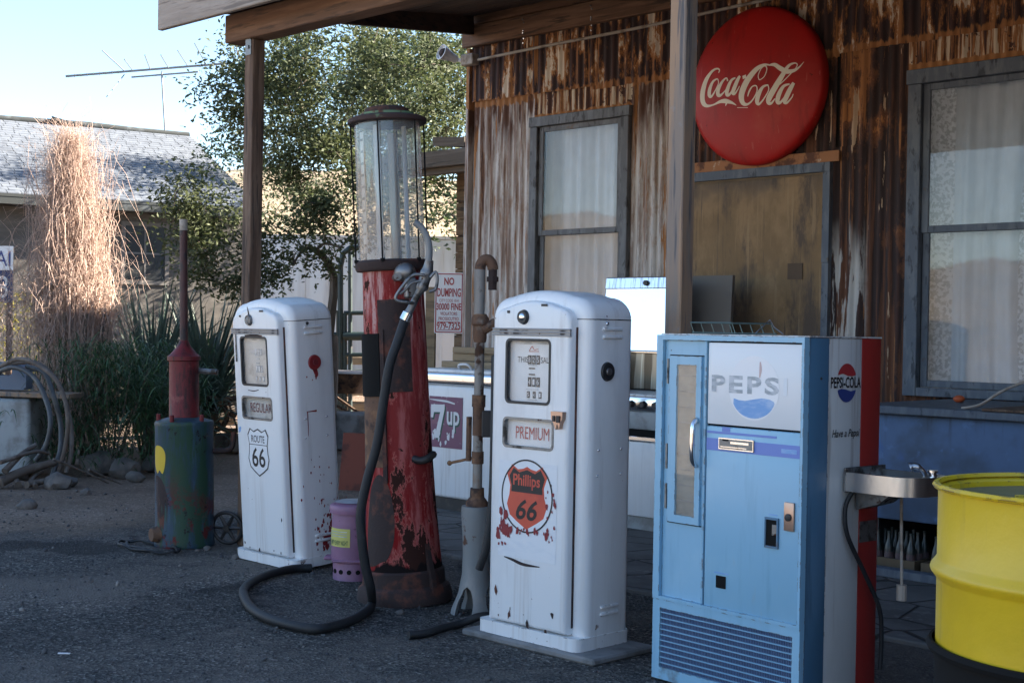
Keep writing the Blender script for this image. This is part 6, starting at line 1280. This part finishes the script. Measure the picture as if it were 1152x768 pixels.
for k,(a,b,r) in enumerate((((0,545),(62,520),.05),((30,555),(60,545),.03),((5,530),(40,500),.03),((20,560),(30,535),.03),((-10,560),(30,552),.035),((40,560),(48,530),.02),((60,500),(122,545),.012),((100,528),(135,560),.010),((0,520),(55,510),.02))):
    A = at(*a,11.6); Bq = at(*b,12.0); A.z = max(r,min(.25,A.z)); Bq.z = max(r,min(.35,Bq.z)); mid = (A+Bq)/2+Vector((0,rb_.uniform(-.08,.08),rb_.uniform(-.02,.05)))
    bm = B(); tube(bm,catmull([tuple(A),tuple(mid),tuple(Bq)],5),[r*(1-.4*i/10) for i in range(11)],8); o = fin(bm,'dead_branch',M['branch'],smooth=60); tag(o,BL[k],'branch','dead branches at the left edge')
def rock(loc, s, seed):
    r = random.Random(seed); bm = B(); bmesh.ops.create_icosphere(bm,subdivisions=2,radius=1)
    from mathutils import noise as mn
    for v in bm.verts:
        q = 1+.35*mn.noise(v.co*1.3+Vector((seed,0,0)))+.1*mn.noise(v.co*3.5+Vector((0,seed,0))); v.co = Vector((v.co.x*q*s[0],v.co.y*q*s[1],v.co.z*q*s[2]))
    return fin(bm,'rock',M['stone'],None,loc,(0,0,r.random()*6),smooth=45)
RL = ['square grey stone below the arched pipes','small stone between the arched pipes and the dark bush','largest dark stone in the row under the green bush','second largest stone in the row under the green bush','small stone at the foot of the second largest stone','stone at the right end of the row nearest the tank','pebble sized stone in front of the largest dark stone','small stone in the dirt in front of the branches','low stone half hidden behind the blue tank']
for k,(px,py,s) in enumerate(((64,548,.12),(80,545,.07),(112,530,.19),(140,534,.15),(152,540,.08),(172,527,.12),(97,556,.05),(30,572,.07),(185,522,.1))):
    p = at(px,py,1); d = p-Vector((0,0,CAM_H)); q = Vector((0,0,CAM_H))+d*(-CAM_H/d.z)
    o = rock((q.x,q.y,s*.35),(s,s*.8,s*.7),k+1); tag(o,RL[k],'rock','stones along the edge of the yard')
# timber edging and iron rings behind the tank
bm = B(); A = at(150,462,17); Bq = at(262,448,17.5); tube(bm,[(A.x,A.y,.22),((A.x+Bq.x)/2,(A.y+Bq.y)/2,.26),(Bq.x,Bq.y,.3)],.16,12); o = fin(bm,'log',M['branch'],smooth=60); tag(o,'long grey log lying behind the lubricant tank','log')
for k,(px,py) in enumerate(((237,455),(262,452))):
    q = at(px,py,15.5); bm = B(); tube(bm,[(.19*math.cos(R(a)),0,.19*math.sin(R(a))) for a in range(0,360,15)],.03,8,True); cyl(bm,(0,-.03,0),(0,.03,0),.04,seg=10)
    for a in range(0,360,90): tube(bm,[(0,0,0),(.18*math.cos(R(a+20)),0,.18*math.sin(R(a+20)))],.012,6)
    o = fin(bm,'iron_wheel',M['rust'],None,(q.x,q.y,.40),(R(10),0,R(40+k*25)),smooth=60); tag(o,('rusty iron wheel just right of the lubricant tank','rusty iron wheel beside the left edge of the regular pump')[k],'wheel','old iron wheels')
    bm = B(); box(bm,(q.x,q.y+.02,.09),(.5,.25,.18),None,.01); o = fin(bm,'timber_block',M['branch']); tag(o,('timber block carrying the rusty wheel right of the tank','timber block carrying the rusty wheel beside the regular pump')[k],'block')

# ================================================================ trees and plants
def leaf_cloud(P, D, size, r_, aspect=.42, droop=.35):
    """one folded diamond leaf (two triangles) at every point of P"""
    n = len(P); a = r_.normal(size=(n,3)); a[:,2] = a[:,2]*.6-droop; a /= np.linalg.norm(a,axis=1)[:,None]
    b = np.cross(a, r_.normal(size=(n,3))); b /= np.linalg.norm(b,axis=1)[:,None]; c = np.cross(a,b)
    s = size*r_.uniform(.6,1.25,n)[:,None]
    V = np.stack([P, P+a*s*.5+b*s*aspect*.5+c*s*.06, P+a*s, P+a*s*.5-b*s*aspect*.5+c*s*.06],1).reshape(-1,3)
    i = np.arange(n)*4; F = np.concatenate([np.stack([i,i+1,i+2],1),np.stack([i,i+2,i+3],1)])
    return V,F
def make_tree(name,label,base,blobs,trunk_r,ntips,nleaf,size,seed,lm,group=None,fork=1.4,spread=.28):
    r_ = np.random.default_rng(seed); t = thing(name,label,'tree',base,0,group); bz = np.array(base)
    w_ = np.array([b[1][0]*b[1][1]*b[1][2] for b in blobs]); w_ = w_**.8/(w_**.8).sum()
    tips = []
    while len(tips) < ntips:
        b = blobs[r_.choice(len(blobs),p=w_)]; q = r_.normal(size=3); q /= np.linalg.norm(q); q *= r_.uniform(.15,1)**.45
        tips.append(np.array(b[0])+q*np.array(b[1])-bz)
    nodes = [np.array([0,0,0.]),np.array([.06,.03,fork*.5]),np.array([.0,.1,fork])]; par=[-1,0,1]
    bm = B(); tube(bm,catmull([tuple(x) for x in nodes],4),[trunk_r*(1-.3*k/8) for k in range(9)],10)
    tips.sort(key=lambda q: np.linalg.norm(q-nodes[2])); rad=[trunk_r,trunk_r*.9,trunk_r*.7]; twigs=[]
    for q in tips:
        d_ = [np.linalg.norm(q-n_)+(.0 if i>1 else 9)+.25*max(0,n_[2]-q[2]) for i,n_ in enumerate(nodes)]; i = int(np.argmin(d_)); p = nodes[i]; L_ = np.linalg.norm(q-p)
        m_ = (p+q)/2+r_.normal(size=3)*L_*.12+np.array([0,0,L_*.08]); rr0 = max(.007,rad[i]*.62)
        pts = catmull([tuple(p),tuple(m_),tuple(q)],3); tube(bm,pts,np.linspace(rr0,max(.004,rr0*.5),len(pts)),5,caps=False)
        nodes += [m_,q]; rad += [rr0*.8,max(.006,rr0*.55)]; twigs.append((m_,q))
    fin(bm,'trunk',M['bark'],t,smooth=60)
    per = nleaf//len(twigs); P=[]
    for m_,q in twigs:
        k = int(per*r_.uniform(.5,1.5)); u = r_.uniform(0,1,k)[:,None]**.7; s_ = spread*r_.uniform(.6,1.3)
        P.append(m_+(q-m_)*u+r_.normal(size=(k,3))*s_*np.array([1,1,.75])*(.45+.55*u))
    P = np.concatenate(P); V,F = leaf_cloud(P,None,size,r_); npmesh('crown',V,F,lm,t)
    return t
def blob(px,py,t,rx,ry,rz): 
    p = at(px,py,t); return (tuple(p),(rx,ry,rz))
tb_ = at(362,400,15.8)
make_tree('shade_tree','leafy green tree between the house and the store, behind the glass pump',(tb_.x,tb_.y,0),[
  blob(400,80,15.8,1.35,1.35,.95),blob(330,130,15.6,.85,.85,.9),blob(470,90,16,.9,.9,.8),blob(300,230,15.2,.75,.75,.75),blob(255,275,14.8,.6,.5,.6),blob(225,235,14.8,.45,.4,.5),blob(370,230,15.6,.8,.8,.7),blob(225,215,14.9,.3,.3,.25),blob(255,110,15.2,.4,.4,.55),blob(215,250,14.8,.35,.35,.35),blob(240,310,14.7,.4,.4,.3),blob(330,295,14.9,.5,.5,.28),blob(440,170,16.2,.9,.9,.7),blob(235,60,15.2,.28,.28,.12),blob(290,60,15.4,.4,.4,.4)],.15,190,38000,.068,4,M['leaf'],None,1.3,.185)
t2 = at(545,300,22)
make_tree('shade_tree','larger tree standing further back behind the board shed',(t2.x,t2.y,0),[blob(545,130,22,2.6,2.6,2.2),blob(450,170,22,1.6,1.6,1.7),blob(620,150,22,1.8,1.8,1.6),blob(480,60,22,1.8,1.8,1.4)],.24,90,20000,.10,9,M['leaf2'],None,2.2,.42)
t3 = at(395,330,28)
make_tree('shade_tree','far tree behind the white trailer',(t3.x,t3.y,0),[blob(395,130,28,2.6,2.6,2.3),blob(330,190,28,1.8,1.8,1.6),blob(440,60,28,2.2,2.2,1.8)],.2,70,15000,.10,19,M['leaf2'],None,2.0,.42)
# dry bush: tall flame of pale stems
db = thing('dry_bush','tall flame shaped bush of dry tan stems, sunlit above its dark base','bush',(-12.83,6.75,0))
r_ = np.random.default_rng(12)
def strands(n, basefn, tipfn, segs, w0, w1, bend, r_):
    Vs=[];Fs=[];c=0
    for i in range(n):
        b = basefn(); e,m_ = tipfn(b); pts = np.array([(1-t)**2*b+2*t*(1-t)*m_+t*t*e for t in np.linspace(0,1,segs+1)])
        pts[1:] += np.cumsum(r_.normal(size=(segs,3))*bend,0)
        ang = r_.uniform(0,math.pi); d1 = np.array([math.cos(ang),math.sin(ang),0]); d2 = np.array([-math.sin(ang)*.5,math.cos(ang)*.5,.3])
        ww = np.linspace(w0,w1,segs+1)[:,None]
        ring_ = np.stack([pts+d1*ww,pts-d1*ww*.5+d2*ww,pts-d1*ww*.5-d2*ww],1).reshape(-1,3); Vs.append(ring_)
        for s in range(segs):
            for k in range(3): Fs.append((c+s*3+k,c+s*3+(k+1)%3,c+s*3+3+(k+1)%3,c+s*3+3+k))
        c += len(ring_)
    return np.concatenate(Vs),np.array(Fs)
RV = np.array([math.cos(CAM_YAW),math.sin(CAM_YAW),0]); FV = np.array([-math.sin(CAM_YAW),math.cos(CAM_YAW),0])
def bfn(): return np.append(r_.normal(size=2)*.16,r_.uniform(.1,.6))
def halfw(z): return max(.04,.04+.40*(1-((z-.6)/2.75))**1.5 if z < 3.35 else .04)
def tfn(b):
    h = 1.4+1.95*r_.uniform()**.75; wid = halfw(h)
    a = r_.normal()*wid*.6; f_ = r_.normal()*wid*.5
    e = RV*(a-.03*h)+FV*f_+np.array([0,0,h]); m_ = b*.5+e*.5+np.array([0,0,.3])+RV*a*.5
    if r_.uniform() < .2: e = e+RV*np.sign(a)*r_.uniform(.05,.4)+np.array([0,0,-r_.uniform(.1,.6)])
    return e,m_
V,F = strands(900,bfn,tfn,12,.007,.002,.045,r_); npmesh('stems',V,F,M['drystem'],db)
def bfn2():
    z = 1.1+2.05*r_.uniform(); wd = halfw(z); return RV*(r_.normal()*wd*.62-.03*z)+FV*r_.normal()*wd*.5+np.array([0,0,z])
def tfn2(b):
    o = RV*r_.normal()*.15+FV*r_.normal()*.15; return b+o+np.array([0,0,r_.uniform(-.2,.32)]), b+o*r_.uniform(-.4,.6)+np.array([0,0,r_.uniform(.0,.25)])
V,F = strands(10000,bfn2,tfn2,5,.0034,.0011,.03,r_); npmesh('twigs',V,F,M['drystem'],db)
def bfn3(): return RV*r_.uniform(-1.0,.1)+FV*r_.normal()*.25+np.array([0,0,r_.uniform(.9,1.9)])
V,F = strands(700,bfn3,tfn2,6,.004,.0013,.03,r_); npmesh('side_twigs',V,F,M['drystem'],db)
def tfn4(b):
    s_ = 1 if r_.uniform() < .7 else -1; return b+RV*s_*r_.uniform(.3,.75)+FV*r_.normal()*.2+np.array([0,0,-r_.uniform(.2,1.0)]), b+RV*s_*r_.uniform(.2,.5)+np.array([0,0,r_.uniform(.2,.6)])
V,F = strands(45,bfn2,tfn4,9,.0045,.0018,.02,r_); npmesh('arching_twigs',V,F,M['drystem'],db)
bm = B()
for k in range(9):
    a = k*.7; tube(bm,catmull([(.18*math.cos(a),.18*math.sin(a),0),(.25*math.cos(a+.3),.25*math.sin(a+.3),.7),(.32*math.cos(a+.5),.3*math.sin(a+.5),1.5)],4),np.linspace(.045,.018,9),7)
fin(bm,'trunk',M['bark'],db,smooth=60)
def leafy(name,label,loc,n,spread,hgt,lw,lh,m_,seed,group=None,cat='bush',droop=.4,tilt=.6):
    r = np.random.default_rng(seed); t = thing(name,label,cat,loc,0,group); V=[];F=[];c=0
    for i in range(n):
        b = np.append(r.normal(size=2)*spread*.5,0); z = hgt*r.uniform(.02,1)**.8; p = b*(1.2-.4*z/hgt)+np.array([0,0,z]); a = r.uniform(0,6.28); o = np.array([math.cos(a),math.sin(a),0])
        L_ = lh*r.uniform(.6,1.3); ts = np.linspace(0,1,5); sd = np.array([-math.sin(a),math.cos(a),0]); up = r.uniform(.2,1)
        ctr = np.array([p+o*L_*tilt*t_+np.array([0,0,L_*(up*t_-droop*1.6*t_*t_)]) for t_ in ts]); w_ = lw*np.array([.6,1,.9,.55,.05])[:,None]
        V.append(np.stack([ctr-sd*w_,ctr+sd*w_],1).reshape(-1,3))
        for s in range(4): F.append((c+2*s,c+2*s+1,c+2*s+3,c+2*s+2))
        c += 10
    npmesh('leaves',np.concatenate(V),np.array(F),m_,t); 
    bm = B()
    for k in range(8):
        a = k*.8; tube(bm,[(.05*math.cos(a),.05*math.sin(a),0),(spread*.4*math.cos(a),spread*.4*math.sin(a),hgt*.8)],[.012,.005],5)
    fin(bm,'stems',M['bark'],t); return t
def gpt(px,py):
    d = at(px,py,1)-Vector((0,0,CAM_H)); q = Vector((0,0,CAM_H))+d*(-CAM_H/d.z); return (q.x,q.y,0)
leafy('green_bush','dense dark green bush right of the dry bush, behind the stones',(-12.05,6.72,0),2400,.85,1.2,.006,.34,M['bushleaf'],5)
leafy('green_bush','dark green bush between the lubricant tank and the stones',(-12.35,7.3,0),1500,.65,1.0,.006,.34,M['bushleaf'],6)
leafy('green_bush','low green weeds growing round the branches at the left edge',gpt(22,525),500,.5,.45,.007,.25,M['bushleaf'],7)
leafy('yellow_weed','yellow green weed patch below the board sign at the left edge',(at(15,330,16.5).x,at(15,330,16.5).y,0),900,.6,1.75,.012,.12,M['weed'],8,None,'weed')
def yuccap(label,loc,n,L0,seed):
    r = np.random.default_rng(seed); t = thing('yucca_plant',label,'yucca',loc,0,'yuccas in front of the house'); V=[];F=[];c=0
    for i in range(n):
        a = r.uniform(0,6.28); el = r.uniform(.1,1.35); L_ = L0*r.uniform(.7,1.15); o = np.array([math.cos(a)*math.cos(el),math.sin(a)*math.cos(el),math.sin(el)]); sd = np.array([-math.sin(a),math.cos(a),0]); b = np.array([r.normal()*.05,r.normal()*.05,r.uniform(.25,.6)])
        ts = np.linspace(0,1,7); ctr = np.array([b+o*L_*t_+np.array([0,0,-.28*L_*t_**2.2*math.cos(el)]) for t_ in ts]); w_ = .022*np.array([1,1.1,1,.85,.6,.35,.03])[:,None]; nn = np.cross(o,sd)
        V.append(np.stack([ctr-sd*w_,ctr-nn*w_*.35,ctr+sd*w_],1).reshape(-1,3))
        for s in range(6):
            for k in range(2): F.append((c+3*s+k,c+3*s+k+1,c+3*s+4+k,c+3*s+3+k))
        c += 21
    npmesh('leaves',np.concatenate(V),np.array(F),M['yucca'],t); bm = B(); tube(bm,[(0,0,0),(0,0,.35)],[.12,.09],10); fin(bm,'trunk',M['bark'],t)
q = at(172,440,15.4); yuccap('spiky yucca left of the tall tank pipe',(q.x,q.y,0),300,1.6,31)
q = at(232,430,15.8); yuccap('spiky yucca right of the tall tank pipe',(q.x,q.y,0),300,1.6,32)
# gravel: loose stones on the forecourt (nobody could count them)
r_ = np.random.default_rng(77); n = 9000
U = r_.uniform(0,1,n); dist = 3.6+9*U**1.5; px = r_.uniform(-60,1000,n)/1152*1152
X = (px-576)/1550*dist; gx = math.cos(CAM_YAW)*X-math.sin(CAM_YAW)*dist; gy = math.sin(CAM_YAW)*X+math.cos(CAM_YAW)*dist
keep = (gy < 5.7); gx,gy = gx[keep],gy[keep]; n = len(gx)
ico = B(); bmesh.ops.create_icosphere(ico,subdivisions=1,radius=1); iv = np.array([v.co[:] for v in ico.verts]); ifc = np.array([[v.index for v in f.verts] for f in ico.faces]); ico.free()
sz = np.clip(r_.lognormal(-5.25,.5,n),.0025,.022); jit = 1+.3*r_.normal(size=(n,len(iv),1)).clip(-1,1)
sq = r_.uniform(.5,1,(n,1,3)); ang = r_.uniform(0,6.28,n); ca,sa = np.cos(ang),np.sin(ang)
W = iv[None]*jit*sq*sz[:,None,None]; Wx = W[:,:,0]*ca[:,None]-W[:,:,1]*sa[:,None]; Wy = W[:,:,0]*sa[:,None]+W[:,:,1]*ca[:,None]
V = np.stack([Wx+gx[:,None],Wy+gy[:,None],W[:,:,2]+sz[:,None]*.25],2).reshape(-1,3); F = (ifc[None]+(np.arange(n)*len(iv))[:,None,None]).reshape(-1,3)
o = npmesh('gravel',V,F,mat('gravel_stone',(.10,.096,.094),.9,0,[dict(c=(.26,.235,.21),s=3.1,lo=.62,hi=.66,d=2),dict(c=(.06,.06,.065),s=4.7,lo=.5,hi=.55,d=2)],coords='world')); tag(o,'loose gravel scattered over the forecourt','gravel',kind='stuff')
for k,(px,py,s) in enumerate(((233,618,.03),(450,690,.025),(130,738,.0),(525,700,.03),(265,628,.03),(222,620,.018))):
    if s == 0: continue
    q = gpt(px,py); o = rock((q[0],q[1],s*.3),(s,s*.8,s*.6),k+40); tag(o,'small pale stone lying on the forecourt gravel','stone','loose pale stones on the forecourt')
q = gpt(72,736); bm = B(); box(bm,(q[0],q[1],.006),(.05,.012,.004),(0,0,R(45))); o = fin(bm,'paper_scrap',M['paper']); tag(o,'tiny white paper scrap on the gravel at bottom left','scrap')
